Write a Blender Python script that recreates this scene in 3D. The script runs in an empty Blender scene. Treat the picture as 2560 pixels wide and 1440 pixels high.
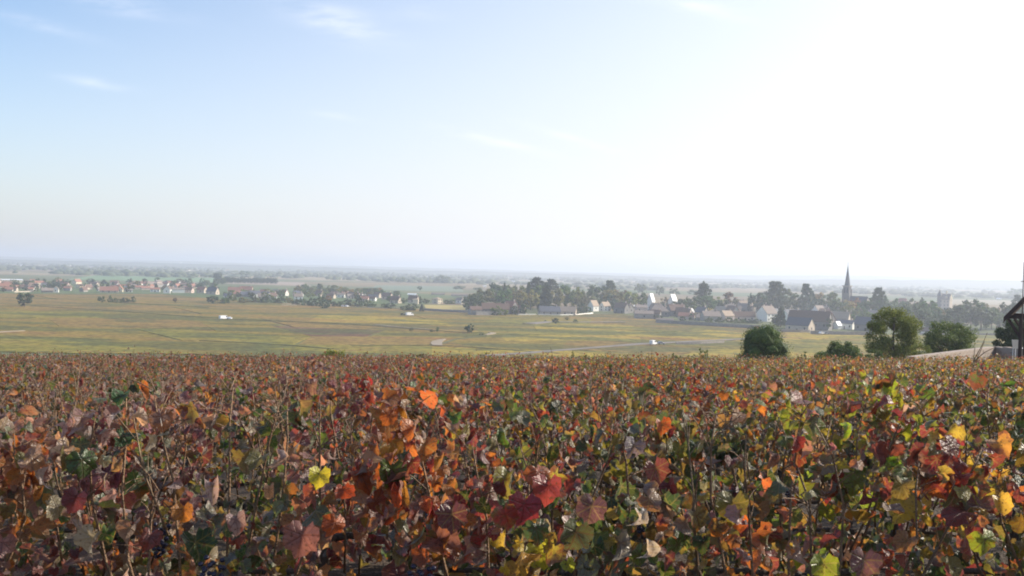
import bpy, math, random
import numpy as np
from mathutils import Vector, Matrix, noise as mnoise

random.seed(7)
rng = np.random.default_rng(7)
R = math.radians
scene = bpy.context.scene
col = scene.collection

# ------------------------------------------------------------------ camera
F = 2407.0                      # focal length in pixels of the 2560 wide photograph
PITCH, ROLL = R(1.06), R(1.52)
fwd = Vector((0, math.cos(PITCH), -math.sin(PITCH)))
right0 = Vector((1, 0, 0))
up0 = right0.cross(fwd)
cr = right0 * math.cos(ROLL) + up0 * math.sin(ROLL)
cu = up0 * math.cos(ROLL) - right0 * math.sin(ROLL)
camd = bpy.data.cameras.new('camera')
camd.sensor_width = 36.0
camd.lens = 36.0 * F / 2560.0
camd.clip_start = 0.05
camd.clip_end = 60000
cam = bpy.data.objects.new('camera', camd)
col.objects.link(cam)
m = Matrix.Identity(4)
for i in range(3):
    m[i][0] = cr[i]; m[i][1] = cu[i]; m[i][2] = -fwd[i]
cam.matrix_world = m
camd.dof.use_dof = False
scene.camera = cam

# ------------------------------------------------------------------ sky, sun, exposure
SUN_AZ, SUN_EL = R(72), R(31)        # azimuth clockwise from the view direction (+Y)
scene.view_settings.view_transform = 'Standard'
scene.view_settings.look = 'None'
scene.view_settings.gamma = 1
scene.view_settings.use_curve_mapping = False
scene.view_settings.exposure = 0.62
world = bpy.data.worlds.new('World')
scene.world = world
world.use_nodes = True
wt = world.node_tree
wn, wl = wt.nodes, wt.links
bg = wn['Background']
sky = wn.new('ShaderNodeTexSky')
sky.sky_type = 'NISHITA'
sky.sun_disc = False
sky.sun_elevation = SUN_EL
sky.sun_rotation = SUN_AZ
sky.altitude = 250
sky.air_density = 1.0
sky.dust_density = 2.2
sky.ozone_density = 3.0
bg.inputs['Strength'].default_value = 0.15

def M1(nodes, links, op, a, b=None, c=None, clamp=False):
    n = nodes.new('ShaderNodeMath'); n.operation = op; n.use_clamp = clamp
    for k, v in enumerate((a, b, c)):
        if v is None: continue
        if isinstance(v, (int, float)): n.inputs[k].default_value = v
        else: links.new(v, n.inputs[k])
    return n.outputs[0]

# thin cirrus wisps, laid out on a flat high layer (coordinates x/y, z/y)
tc = wn.new('ShaderNodeTexCoord')
sep = wn.new('ShaderNodeSeparateXYZ'); wl.new(tc.outputs['Generated'], sep.inputs[0])
def wm(op, a, b=None, c=None, clamp=False): return M1(wn, wl, op, a, b, c, clamp)
ysafe = wm('MAXIMUM', sep.outputs[1], 0.05)
U = wm('DIVIDE', sep.outputs[0], ysafe)
V = wm('DIVIDE', sep.outputs[2], ysafe)
cmb = wn.new('ShaderNodeCombineXYZ'); wl.new(U, cmb.inputs[0]); wl.new(V, cmb.inputs[1])
mp = wn.new('ShaderNodeMapping'); mp.inputs['Rotation'].default_value = (0, 0, R(14)); mp.inputs['Scale'].default_value = (14, 70, 1)
wl.new(cmb.outputs[0], mp.inputs[0])
nz = wn.new('ShaderNodeTexNoise'); nz.inputs['Scale'].default_value = 1.0; nz.inputs['Detail'].default_value = 7; nz.inputs['Roughness'].default_value = .62
wl.new(mp.outputs[0], nz.inputs['Vector'])
def sky_uv(px, py):
    d = fwd * F + cr * (px - 1280) + cu * (720 - py)
    return d.x / d.y, d.z / d.y
tot = None
for px, py, hw, hh, rot, s in [(840, 52, 120, 34, -14, 1.0), (300, 14, 130, 22, -8, .6), (100, 62, 130, 14, -12, .45),
                               (235, 207, 75, 11, -6, .75), (1225, 350, 120, 11, -10, .75), (1450, 352, 140, 9, -14, .45),
                               (850, 292, 80, 8, -5, .35), (1745, 18, 110, 18, -8, .7), (1050, 30, 80, 20, 5, .25)]:
    u0, v0 = sky_uv(px, py); a = hw / F; b = hh / F; t = R(rot) - ROLL
    du = wm('SUBTRACT', U, u0); dv = wm('SUBTRACT', V, v0)
    p = wm('MULTIPLY_ADD', du, math.cos(t) / a, wm('MULTIPLY', dv, math.sin(t) / a))
    q = wm('MULTIPLY_ADD', du, -math.sin(t) / b, wm('MULTIPLY', dv, math.cos(t) / b))
    e = wm('ADD', wm('MULTIPLY', p, p), wm('MULTIPLY', q, q))
    g = wm('MULTIPLY', wm('EXPONENT', wm('MULTIPLY', e, -1.0)), s)
    tot = g if tot is None else wm('ADD', tot, g)
nn = wm('MULTIPLY', wm('SUBTRACT', nz.outputs[0], .33), 3.0, clamp=True)
cf = wm('MULTIPLY', wm('MULTIPLY', tot, nn), .42, clamp=True)
mixc = wn.new('ShaderNodeMix'); mixc.data_type = 'RGBA'
# thin high veil: whitens the sky towards the sun and towards the horizon
sv_ = Vector((math.sin(SUN_AZ) * math.cos(SUN_EL), math.cos(SUN_AZ) * math.cos(SUN_EL), math.sin(SUN_EL)))
csun = wm('ADD', wm('ADD', wm('MULTIPLY', sep.outputs[0], sv_.x), wm('MULTIPLY', sep.outputs[1], sv_.y)), wm('MULTIPLY', sep.outputs[2], sv_.z))
zpos = wm('MAXIMUM', sep.outputs[2], 0.0)
vf = wm('ADD', wm('MULTIPLY_ADD', csun, 1.1, .57), wm('MULTIPLY', zpos, -2.2))
vf = wm('ADD', vf, wm('MULTIPLY', wm('EXPONENT', wm('MULTIPLY', zpos, -18.0)), .22))
vf = wm('MINIMUM', wm('MAXIMUM', vf, 0.02), 0.97)
glow = wm('MULTIPLY', wm('POWER', wm('MAXIMUM', csun, 0.0), 4.0), 3.0)
vcol = wn.new('ShaderNodeCombineColor')
for k_, c_ in enumerate((4.45, 4.42, 4.55)): wl.new(wm('ADD', glow, c_), vcol.inputs[k_])
veil = wn.new('ShaderNodeMix'); veil.data_type = 'RGBA'
wl.new(vf, veil.inputs[0]); wl.new(sky.outputs[0], veil.inputs[6]); wl.new(vcol.outputs[0], veil.inputs[7])
wl.new(cf, mixc.inputs[0]); wl.new(veil.outputs[2], mixc.inputs[6]); mixc.inputs[7].default_value = (6.0, 5.9, 6.1, 1)
wl.new(mixc.outputs[2], bg.inputs['Color'])

sund = bpy.data.lights.new('sun', 'SUN')
sund.energy = 4.8
sund.angle = R(0.6)
sund.color = (1.0, .91, .76)
sun = bpy.data.objects.new('sun', sund)
col.objects.link(sun)
sd = Vector((math.sin(SUN_AZ) * math.cos(SUN_EL), math.cos(SUN_AZ) * math.cos(SUN_EL), math.sin(SUN_EL)))
sun.rotation_euler = (-sd).to_track_quat('-Z', 'Y').to_euler()

cy = scene.cycles
cy.use_denoising = True
cy.filter_width = 1.9
cy.max_bounces = 6
cy.diffuse_bounces = 3
cy.glossy_bounces = 2
cy.transmission_bounces = 3
cy.transparent_max_bounces = 6
cy.volume_bounces = 1
cy.sample_clamp_indirect = 6

# ------------------------------------------------------------------ helpers
PLAIN = -36.0
def ray(px, py):
    return (fwd * F + cr * (px - 1280) + cu * (720 - py))
def at(px, py, z=PLAIN):
    d = ray(px, py); t = z / d.z
    return d * t
def atY(px, py, Y):
    d = ray(px, py)
    return d * (Y / d.y)
def hor(px):
    """photograph row of the level line at column px"""
    lo, hi = 400.0, 1000.0
    for _ in range(40):
        mid = (lo + hi) / 2
        if ray(px, mid).z > 0: lo = mid
        else: hi = mid
    return lo
def top_z(x, y):
    return -(0.23 + .0868 * y - .0222 * x)
def ground(x, y):
    xc = max(-90, min(90, x)); yc = max(-40, y)
    if yc < 56:
        return top_z(xc, yc) - 1.15
    z = top_z(xc, 56) - 1.15 - .125 * (yc - 56) + .03 * 12 * (1 - math.exp(-(yc - 56) / 12))
    k = 2.5
    d = (z - PLAIN) / k
    if d > 30: return z
    return PLAIN + k * math.log1p(math.exp(d))

def tag(o, label=None, cat=None, group=None, kind=None):
    if label: o['label'] = label
    if cat: o['category'] = cat
    if group: o['group'] = group
    if kind: o['kind'] = kind
    return o
def empty(name, loc, rz=0):
    o = bpy.data.objects.new(name, None)
    o.empty_display_size = .2
    o.location = loc; o.rotation_euler = (0, 0, rz)
    col.objects.link(o)
    return o
def link(name, me, parent=None, loc=None, rz=0):
    o = bpy.data.objects.new(name, me)
    col.objects.link(o)
    if parent: o.parent = parent
    if loc is not None: o.location = loc
    if rz: o.rotation_euler = (0, 0, rz)
    return o
def mesh(name, v, f, mat=None, smooth=False):
    me = bpy.data.meshes.new(name)
    me.from_pydata([tuple(p) for p in v], [], [tuple(q) for q in f])
    if mat: me.materials.append(mat)
    if smooth: me.polygons.foreach_set('use_smooth', [True] * len(me.polygons))
    me.update()
    return me
def np_mesh(name, V_, Fc, n, mat=None, attrs=None, smooth=False):
    """V_ (N,3); Fc (M,n) constant size faces; attrs: {name: (type, array)} per point"""
    me = bpy.data.meshes.new(name)
    me.vertices.add(len(V_)); me.vertices.foreach_set('co', np.ascontiguousarray(V_, dtype=np.float32).ravel())
    me.loops.add(Fc.size); me.loops.foreach_set('vertex_index', np.ascontiguousarray(Fc, dtype=np.int32).ravel())
    me.polygons.add(len(Fc))
    me.polygons.foreach_set('loop_start', np.arange(0, Fc.size, n, dtype=np.int32))
    me.update(calc_edges=True)
    if mat: me.materials.append(mat)
    if smooth: me.polygons.foreach_set('use_smooth', np.ones(len(Fc), dtype=bool))
    for k, (t, a) in (attrs or {}).items():
        at_ = me.attributes.new(k, t, 'POINT')
        at_.data.foreach_set('vector' if t == 'FLOAT_VECTOR' else 'color', np.ascontiguousarray(a, dtype=np.float32).ravel())
    return me
class MB:
    def __init__(s): s.v = []; s.f = []
    def add(s, v, f):
        b = len(s.v); s.v += [Vector(p) for p in v]; s.f += [tuple(i + b for i in q) for q in f]; return s
    def box(s, x0, x1, y0, y1, z0, z1):
        return s.add([(x0, y0, z0), (x1, y0, z0), (x1, y1, z0), (x0, y1, z0), (x0, y0, z1), (x1, y0, z1), (x1, y1, z1), (x0, y1, z1)],
                     [(0, 3, 2, 1), (4, 5, 6, 7), (0, 1, 5, 4), (1, 2, 6, 5), (2, 3, 7, 6), (3, 0, 4, 7)])
    def tube(s, pts, rads, n=6, cap=True):
        pts = [Vector(p) for p in pts]
        rings = []
        for i, p in enumerate(pts):
            t = (pts[min(i + 1, len(pts) - 1)] - pts[max(i - 1, 0)]).normalized()
            a = t.cross(Vector((0, 0, 1)) if abs(t.z) < .9 else Vector((1, 0, 0))).normalized(); b = t.cross(a)
            rings.append([p + (a * math.cos(2 * math.pi * k / n) + b * math.sin(2 * math.pi * k / n)) * rads[i] for k in range(n)])
        v = [q for r_ in rings for q in r_]; f = []
        for i in range(len(pts) - 1):
            for k in range(n):
                f.append((i * n + k, i * n + (k + 1) % n, (i + 1) * n + (k + 1) % n, (i + 1) * n + k))
        if cap:
            f.append(tuple(range(n))[::-1]); f.append(tuple((len(pts) - 1) * n + k for k in range(n)))
        return s.add(v, f)
    def mesh(s, name, mat, smooth=False):
        return mesh(name, s.v, s.f, mat, smooth)

def newmat(name):
    m_ = bpy.data.materials.new(name); m_.use_nodes = True
    nt = m_.node_tree
    for n in list(nt.nodes): nt.nodes.remove(n)
    out = nt.nodes.new('ShaderNodeOutputMaterial')
    return m_, nt.nodes, nt.links, out
def ramp(N, stops, interp='LINEAR'):
    r_ = N.new('ShaderNodeValToRGB'); cr_ = r_.color_ramp; cr_.interpolation = interp
    while len(cr_.elements) < len(stops): cr_.elements.new(.5)
    for e, (p, c) in zip(cr_.elements, stops):
        e.position = p; e.color = (*c, 1)
    return r_
def surf(name, c1, c2, scale=1.0, rough=.85, spec=.3, bump=.2, coord='Object', detail=6, stretch=(1, 1, 1)):
    """plain weathered surface: two colours mixed by noise with fine relief"""
    m_, N, L, out = newmat(name)
    b = N.new('ShaderNodeBsdfPrincipled'); L.new(b.outputs[0], out.inputs[0])
    t = N.new('ShaderNodeTexCoord'); mp_ = N.new('ShaderNodeMapping'); mp_.inputs['Scale'].default_value = stretch
    L.new(t.outputs[coord], mp_.inputs[0])
    n1 = N.new('ShaderNodeTexNoise'); n1.inputs['Scale'].default_value = scale; n1.inputs['Detail'].default_value = detail; n1.inputs['Roughness'].default_value = .65
    L.new(mp_.outputs[0], n1.inputs['Vector'])
    r_ = ramp(N, [(.3, c1), (.7, c2)]); L.new(n1.outputs[0], r_.inputs[0]); L.new(r_.outputs[0], b.inputs['Base Color'])
    b.inputs['Roughness'].default_value = rough; b.inputs['Specular IOR Level'].default_value = spec
    if bump:
        bp = N.new('ShaderNodeBump'); bp.inputs['Strength'].default_value = bump; bp.inputs['Distance'].default_value = .05
        n2 = N.new('ShaderNodeTexNoise'); n2.inputs['Scale'].default_value = scale * 7; L.new(mp_.outputs[0], n2.inputs['Vector'])
        L.new(n2.outputs[0], bp.inputs['Height']); L.new(bp.outputs[0], b.inputs['Normal'])
    return m_

W = {
 'white': surf('white_render', (.72, .69, .62), (.82, .80, .74), .4),
 'cream': surf('cream_render', (.58, .50, .36), (.74, .66, .50), .4),
 'stone': surf('grey_stone', (.24, .22, .20), (.36, .34, .31), .5),
 'beige': surf('beige_stone', (.40, .33, .26), (.55, .47, .38), .5),
 'pink':  surf('pinkish_render', (.50, .38, .32), (.62, .50, .43), .4),
 'dull':  surf('dull_stone', (.15, .14, .14), (.22, .21, .20), .5),
}
RF = {
 'terra': surf('terracotta_tiles', (.25, .115, .08), (.36, .17, .12), 1.2, stretch=(1, 3, 1)),
 'brown': surf('brown_tiles', (.11, .07, .055), (.19, .12, .09), 1.2, stretch=(1, 3, 1)),
 'tan':   surf('tan_tiles', (.30, .22, .16), (.44, .34, .25), 1.2, stretch=(1, 3, 1)),
 'slate': surf('slate_roofing', (.05, .055, .07), (.10, .105, .125), 1.2, rough=.5, spec=.5, stretch=(1, 3, 1)),
 'taupe': surf('weathered_tiles', (.19, .15, .13), (.29, .235, .20), 1.2, stretch=(1, 3, 1)),
 'pale':  surf('pale_metal_roofing', (.62, .63, .64), (.75, .76, .78), .6, rough=.4, spec=.6),
}
MAT_WIN = surf('window_glass', (.02, .025, .035), (.05, .06, .07), 2, rough=.2, spec=.6, bump=0)
MAT_BARK = surf('bark', (.06, .045, .035), (.13, .10, .075), 6, stretch=(1, 1, .3), bump=.6)
MAT_TIMBER = surf('dark_timber', (.035, .02, .018), (.07, .04, .033), 5, stretch=(1, 1, .2), bump=.4)
MAT_TRACK = surf('pale_track', (.22, .18, .13), (.32, .26, .19), .08, coord='Object')
MAT_ROAD = surf('old_asphalt', (.12, .105, .09), (.22, .19, .165), .09)
MAT_WALL = surf('drystone', (.20, .18, .165), (.34, .30, .27), .8)
MAT_CAP = surf('pale_limestone', (.27, .22, .18), (.38, .31, .26), 1.2)
MAT_RUB = surf('rubber', (.015, .015, .015), (.03, .03, .03), 3)
MAT_WHITE = surf('white_paint', (.78, .78, .78), (.82, .82, .83), .5, rough=.3, spec=.5, bump=0)
MAT_RED = surf('orange_red_paint', (.55, .12, .05), (.60, .15, .06), .5, rough=.35, spec=.5, bump=0)
MAT_DARKP = surf('dark_green_paint', (.02, .04, .03), (.03, .055, .04), .5, rough=.4, spec=.5, bump=0)
MAT_GREYP = surf('grey_canvas', (.35, .36, .39), (.42, .43, .46), .5, rough=.6, bump=0)

# ------------------------------------------------------------------ land
def land_mat():
    m_, N, L, out = newmat('farmland')
    b = N.new('ShaderNodeBsdfPrincipled'); L.new(b.outputs[0], out.inputs[0]); b.inputs['Roughness'].default_value = .95
    b.inputs['Specular IOR Level'].default_value = .1
    t = N.new('ShaderNodeTexCoord')
    mp_ = N.new('ShaderNodeMapping'); mp_.inputs['Rotation'].default_value = (0, 0, R(12)); mp_.inputs['Scale'].default_value = (.0016, .0032, 1)
    L.new(t.outputs['Object'], mp_.inputs[0])
    vo = N.new('ShaderNodeTexVoronoi'); vo.inputs['Scale'].default_value = 1.0; L.new(mp_.outputs[0], vo.inputs['Vector'])
    sx = N.new('ShaderNodeSeparateColor'); L.new(vo.outputs['Color'], sx.inputs[0])
    r_ = ramp(N, [(0, (.10, .11, .045)), (.2, (.20, .155, .09)), (.4, (.085, .12, .05)), (.55, (.26, .21, .13)), (.7, (.11, .125, .06)), (.85, (.17, .13, .08)), (1, (.075, .10, .05))], 'CONSTANT')
    L.new(sx.outputs[0], r_.inputs[0])
    n1 = N.new('ShaderNodeTexNoise'); n1.inputs['Scale'].default_value = .02; n1.inputs['Detail'].default_value = 8; L.new(t.outputs['Object'], n1.inputs['Vector'])
    rr = ramp(N, [(.3, (.72, .72, .72)), (.7, (1.25, 1.2, 1.1))]); L.new(n1.outputs[0], rr.inputs[0])
    mx = N.new('ShaderNodeMix'); mx.data_type = 'RGBA'; mx.blend_type = 'MULTIPLY'; mx.inputs[0].default_value = 1
    L.new(r_.outputs[0], mx.inputs[6]); L.new(rr.outputs[0], mx.inputs[7])
    L.new(mx.outputs[2], b.inputs['Base Color'])
    return m_
def spaced(lo, hi, n, k):
    t = np.linspace(-1, 1, n); s = np.sign(t) * (np.exp(np.abs(t) * k) - 1) / (math.exp(k) - 1)
    return np.where(s < 0, -s * lo, s * hi)
gx = spaced(-13500, 13500, 161, 7); gy = spaced(-2500, 13800, 301, 8)
gy = np.unique(np.concatenate([gy, np.arange(0, 320, 6.0)])); gx = np.unique(np.concatenate([gx, np.arange(-180, 181, 12.0)]))
V_ = []
for y in gy:
    for x in gx:
        V_.append((x, y, ground(x, y)))
nx_ = len(gx)
ii = np.arange((len(gy) - 1) * (nx_ - 1)); a_ = ii // (nx_ - 1) * nx_ + ii % (nx_ - 1)
Fq = np.stack([a_, a_ + 1, a_ + 1 + nx_, a_ + nx_], 1)
gm = np_mesh('ground', np.array(V_), Fq, 4, land_mat(), smooth=True)
tag(link('ground', gm), 'farmland of the slope and plain', kind='structure')

SOILY = np.arange(-12, 60.1, 2.0); SOILX = np.arange(-60, 60.1, 3.0)
sv = [(x, y, ground(x, y) + .012) for y in SOILY for x in SOILX]; sn = len(SOILX)
sf = [(a * sn + b, a * sn + b + 1, (a + 1) * sn + b + 1, (a + 1) * sn + b) for a in range(len(SOILY) - 1) for b in range(sn - 1)]
tag(link('soil', mesh('soil', sv, sf, surf('stony_soil', (.03, .022, .014), (.075, .05, .032), 5, bump=.8))), 'dark stony soil under the vines', kind='structure')

# far hills: long low ridges closing the plain
MAT_HILL = surf('wooded_hills', (.045, .07, .04), (.10, .11, .06), .004, bump=0)
def ridge(name, Y, prof, depth, label):
    xs = np.linspace(-.95 * Y, .95 * Y, 220); v = []; f = []
    for i, x in enumerate(xs):
        px = 1280 + x / Y * F
        h = np.interp(px, [p[0] for p in prof], [p[1] for p in prof])
        z = h / F * Y + mnoise.noise(Vector((x * .0012, Y, 0))) * .0009 * Y + mnoise.noise(Vector((x * .009, Y, 3))) * 4
        v += [(x, Y - depth, PLAIN - .5), (x, Y, z), (x, Y + depth * .8, PLAIN - .5)]
        if i: b = 3 * i; f += [(b - 3, b, b + 1, b - 2), (b - 2, b + 1, b + 2, b - 1)]
    tag(link(name, mesh(name, v, f, MAT_HILL, True)), label, kind='structure')
ridge('far_hills', 8600, [(-1200, -1), (0, 0), (700, 0), (1280, 0), (1700, -1), (1900, 2), (2050, 8), (2200, 10), (2330, 9), (2480, 8), (2560, 10), (3600, 10)], 900, 'pale wooded ridge along the horizon')
ridge('hills', 5600, [(-1200, -7), (0, -6), (500, -5), (900, -6), (1280, -5), (1600, -7), (1900, -7), (2100, -2), (2350, 4), (2560, 8), (3600, 10)], 900, 'low hazy hills beyond the village')

# ------------------------------------------------------------------ haze
hz = MB().box(-13800, 13800, -2800, 14000, PLAIN - 1.2, 58)
hm, N, L, out = newmat('haze')
pv = N.new('ShaderNodeVolumePrincipled')
pv.inputs['Color'].default_value = (.79, .86, 1, 1); pv.inputs['Density'].default_value = .00025; pv.inputs['Anisotropy'].default_value = .3
L.new(pv.outputs[0], out.inputs['Volume'])
hme = hz.mesh('haze', hm)
tag(link('haze', hme), 'pale autumn haze over the plain', kind='stuff')

# ------------------------------------------------------------------ vineyard plots on the plain
def plot_mat(name, c1, c2, c3):
    m_, N, L, out = newmat(name)
    b = N.new('ShaderNodeBsdfPrincipled'); L.new(b.outputs[0], out.inputs[0]); b.inputs['Roughness'].default_value = .9; b.inputs['Specular IOR Level'].default_value = .1
    g = N.new('ShaderNodeNewGeometry')
    mp_ = N.new('ShaderNodeMapping'); mp_.inputs['Scale'].default_value = (.009, .028, 1); mp_.inputs['Rotation'].default_value = (0, 0, R(8)); L.new(g.outputs['Position'], mp_.inputs[0])
    n1 = N.new('ShaderNodeTexNoise'); n1.inputs['Scale'].default_value = 1; n1.inputs['Detail'].default_value = 9; n1.inputs['Roughness'].default_value = .62; L.new(mp_.outputs[0], n1.inputs['Vector'])
    r_ = ramp(N, [(.34, c1), (.46, (.09, .092, .028)), (.5, c2), (.58, c3), (.68, (.20, .105, .04))]); L.new(n1.outputs[0], r_.inputs[0])
    n2 = N.new('ShaderNodeTexNoise'); n2.inputs['Scale'].default_value = .35; n2.inputs['Detail'].default_value = 5; L.new(g.outputs['Position'], n2.inputs['Vector'])
    rr = ramp(N, [(.35, (.55, .55, .55)), (.65, (1.35, 1.35, 1.3))]); L.new(n2.outputs[0], rr.inputs[0])
    mx = N.new('ShaderNodeMix'); mx.data_type = 'RGBA'; mx.blend_type = 'MULTIPLY'; mx.inputs[0].default_value = 1
    L.new(r_.outputs[0], mx.inputs[6]); L.new(rr.outputs[0], mx.inputs[7]); L.new(mx.outputs[2], b.inputs['Base Color'])
    bp = N.new('ShaderNodeBump'); bp.inputs['Strength'].default_value = .8; bp.inputs['Distance'].default_value = .5; L.new(n2.outputs[0], bp.inputs['Height']); L.new(bp.outputs[0], b.inputs['Normal'])
    return m_
PM = {
 'olive': plot_mat('olive_vines', (.115, .096, .018), (.17, .13, .024), (.20, .14, .030)),
 'green': plot_mat('green_vines', (.115, .112, .018), (.155, .14, .023), (.20, .158, .030)),
 'yellow': plot_mat('yellow_vines', (.17, .15, .022), (.25, .195, .028), (.29, .205, .036)),
 'rust': plot_mat('rusty_vines', (.15, .10, .028), (.19, .118, .033), (.20, .14, .036)),
 'red': plot_mat('maroon_vines', (.08, .045, .03), (.12, .06, .04), (.15, .09, .05)),
}
TOPX = [-300, 0, 400, 600, 800, 1000, 1160, 1300, 1550, 1650, 1750, 1950, 2200, 2600, 2900]
TOPY = [724, 734, 736, 753, 766, 770, 780, 788, 785, 800, 810, 830, 838, 838, 850]
def rowline(f, x):
    # constant-distance like lines: interpolate in 1/distance between the village edge and the slope foot
    t = np.interp(x, TOPX, TOPY); b = 908 + (hor(x) - 676) * .8
    y = t + (b - t) * f
    return y + (2.2 * math.sin(x * .004 + f * 9) + 1.1 * math.sin(x * .013 + f * 31)) * min(1, f * 8)
rows = [0, .09, .19, .30, .42, .56, .74, 1.0]
cols = {0: [-300, 60, 330, 560, 760, 980, 1150, 1420, 1640, 1960, 2200, 2600, 2900],
        1: [-300, 180, 480, 720, 1010, 1240, 1480, 1720, 2100, 2500, 2900],
        2: [-300, 20, 420, 800, 1100, 1330, 1700, 2000, 2400, 2900],
        3: [-300, 260, 640, 900, 1200, 1530, 1850, 2250, 2900],
        4: [-300, 120, 500, 680, 960, 1240, 1600, 1980, 2450, 2900],
        5: [-300, 330, 780, 1110, 1420, 1780, 2200, 2900],
        6: [-300, 220, 640, 1080, 1500, 1900, 2400, 2900]}
colr = {0: 'rust rust rust olive rust rust olive rust rust yellow green olive', 1: 'rust olive rust olive olive green rust yellow green olive',
        2: 'olive rust olive yellow olive yellow yellow green olive', 3: 'green olive rust rust green yellow green yellow',
        4: 'olive rust olive red olive yellow olive green yellow', 5: 'olive green rust olive rust yellow yellow', 6: 'green olive green yellow olive yellow green'}
words = {'olive': 'olive brown', 'green': 'green', 'yellow': 'yellow green', 'rust': 'rusty orange', 'red': 'dark maroon'}
FD = [('at the foot of the slope', 6), ('second from the slope foot', 5), ('in the middle of the plain', 4), ('across the middle of the plain', 3), ('towards the houses', 2), ('close below the houses', 1), ('touching the houses', 0)]
seen_lab = {}
for k in range(7):
    cs = colr[k].split()
    for j in range(len(cols[k]) - 1):
        x0, x1 = cols[k][j], cols[k][j + 1]; hh = rowline(rows[k + 1], x0) - rowline(rows[k], x0)
        s0, s1 = (hh * (3.2 * math.sin(k * 5.1 + q_ * 2.3) - .0030 * (q__ - 1280)) for q_, q__ in ((j, x0), (j + 1, x1)))
        nxs = 22
        topv = []; botv = []
        P = []
        for (f, s, e_) in ((rows[k], 0, 0), (rows[k + 1], s0, s1)):
            line = []
            for i in range(nxs + 1):
                px = x0 + s + (x1 + e_ - x0 - s) * i / nxs
                pass
                py = rowline(f, px) 
                line.append(at(px, py))
            P.append(line)
        me_v = []; me_f = []
        gap = .45 if (k * 7 + j) % 3 else 1.3
        n1 = nxs + 1
        nr = 6
        for r_i in range(nr + 1):
            for i in range(n1):
                q = P[0][i].lerp(P[1][i], r_i / nr)
                if r_i == 0: q = q + (P[1][i] - P[0][i]).normalized() * gap
                edge = r_i in (0, nr) or i in (0, nxs)
                hgt = .3 + .12 * mnoise.noise(Vector((q.x * .05, q.y * .05, 1)))
                me_v.append((q.x, q.y, PLAIN + (hgt if True else 0)))
        base = len(me_v)
        for r_i in range(nr):
            for i in range(nxs):
                a0 = r_i * n1 + i
                me_f.append((a0, a0 + n1, a0 + n1 + 1, a0 + 1))
        per = [i for i in range(n1)] + [r_ * n1 + nxs for r_ in range(1, nr + 1)] + [nr * n1 + i for i in range(nxs - 1, -1, -1)] + [r_ * n1 for r_ in range(nr - 1, 0, -1)]
        for i in per: me_v.append((me_v[i][0], me_v[i][1], PLAIN - .05))
        for q in range(len(per)):
            q2 = (q + 1) % len(per)
            me_f.append((per[q], per[q2], base + q2, base + q))
        side = 'left' if x1 < 900 else ('centre' if x1 < 1750 else 'right')
        lab = '%s vineyard plot %s, %s part of the plain' % (words[cs[j]], FD[6 - k][0], side)
        o = link('vineyard_plot', mesh('vineyard_plot', me_v, me_f, PM[cs[j]], False))
        tag(o, lab, 'vineyard', 'vineyard plots on the plain', 'stuff')

# tracks, road
def ribbon(name, pts, widths, mat, label, z=None, lift=.012):
    v = []; f = []
    P = [at(px, py) for px, py in pts]
    fine = []
    for i in range(len(P) - 1):
        for t in range(6): fine.append((P[i].lerp(P[i + 1], t / 6), widths[i] + (widths[i + 1] - widths[i]) * t / 6))
    fine.append((P[-1], widths[-1]))
    for i, (p, w_) in enumerate(fine):
        t = (fine[min(i + 1, len(fine) - 1)][0] - fine[max(i - 1, 0)][0]).normalized()
        nrm = Vector((-t.y, t.x, 0))
        for s in (1, -1):
            q = p + nrm * w_ * .5 * s
            v.append((q.x, q.y, (z if z is not None else PLAIN) + lift))
        if i: b = 2 * i; f.append((b - 2, b - 1, b + 1, b))
    v2 = [(a, b, c - .4) for a, b, c in v]; nb = len(v)
    f2 = f + [(2 * i, 2 * i + 2, nb + 2 * i + 2, nb + 2 * i) for i in range(len(fine) - 1)] + [(2 * i + 3, 2 * i + 1, nb + 2 * i + 1, nb + 2 * i + 3) for i in range(len(fine) - 1)]
    return tag(link(name, mesh(name, v + v2, f2, mat)), label, kind='structure')
RZ = PLAIN + .6    # banked roads run level with the vine tops
ribbon('road', [(1215, 892), (1290, 887), (1400, 878), (1500, 870), (1600, 862), (1700, 857), (1860, 849), (1960, 845)], [5, 5, 4, 4, 6, 5, 4, 4], MAT_ROAD, 'grey road across the vineyards with a white car', RZ)
ribbon('track', [(1094, 866), (1091, 861), (1093, 856), (1103, 852), (1112, 850)], [4.5, 5.5, 5, 3, 1], MAT_TRACK, 'pale bend of the dirt track in the middle of the vines', RZ)
ribbon('track', [(1214, 839), (1224, 837), (1234, 834.5), (1222, 832.5)], [1.5, 3, 3, 1], MAT_TRACK, 'short pale stretch of dirt track right of the low dark bush', RZ)
ribbon('track', [(935, 813), (980, 818), (1026, 822), (1080, 826)], [1.5, 2, 1.5, 1], MAT_TRACK, 'straight pale track ending at a dark bush', RZ)
ribbon('track', [(1322, 811), (1370, 806), (1440, 807), (1560, 806)], [10, 7, 5, 4], MAT_ROAD, 'grey lane below the long farmhouse', RZ)
ribbon('track', [(-30, 834), (20, 831), (60, 829)], [3, 3, 1.5], MAT_TRACK, 'pale track at the left edge', RZ)

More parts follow.
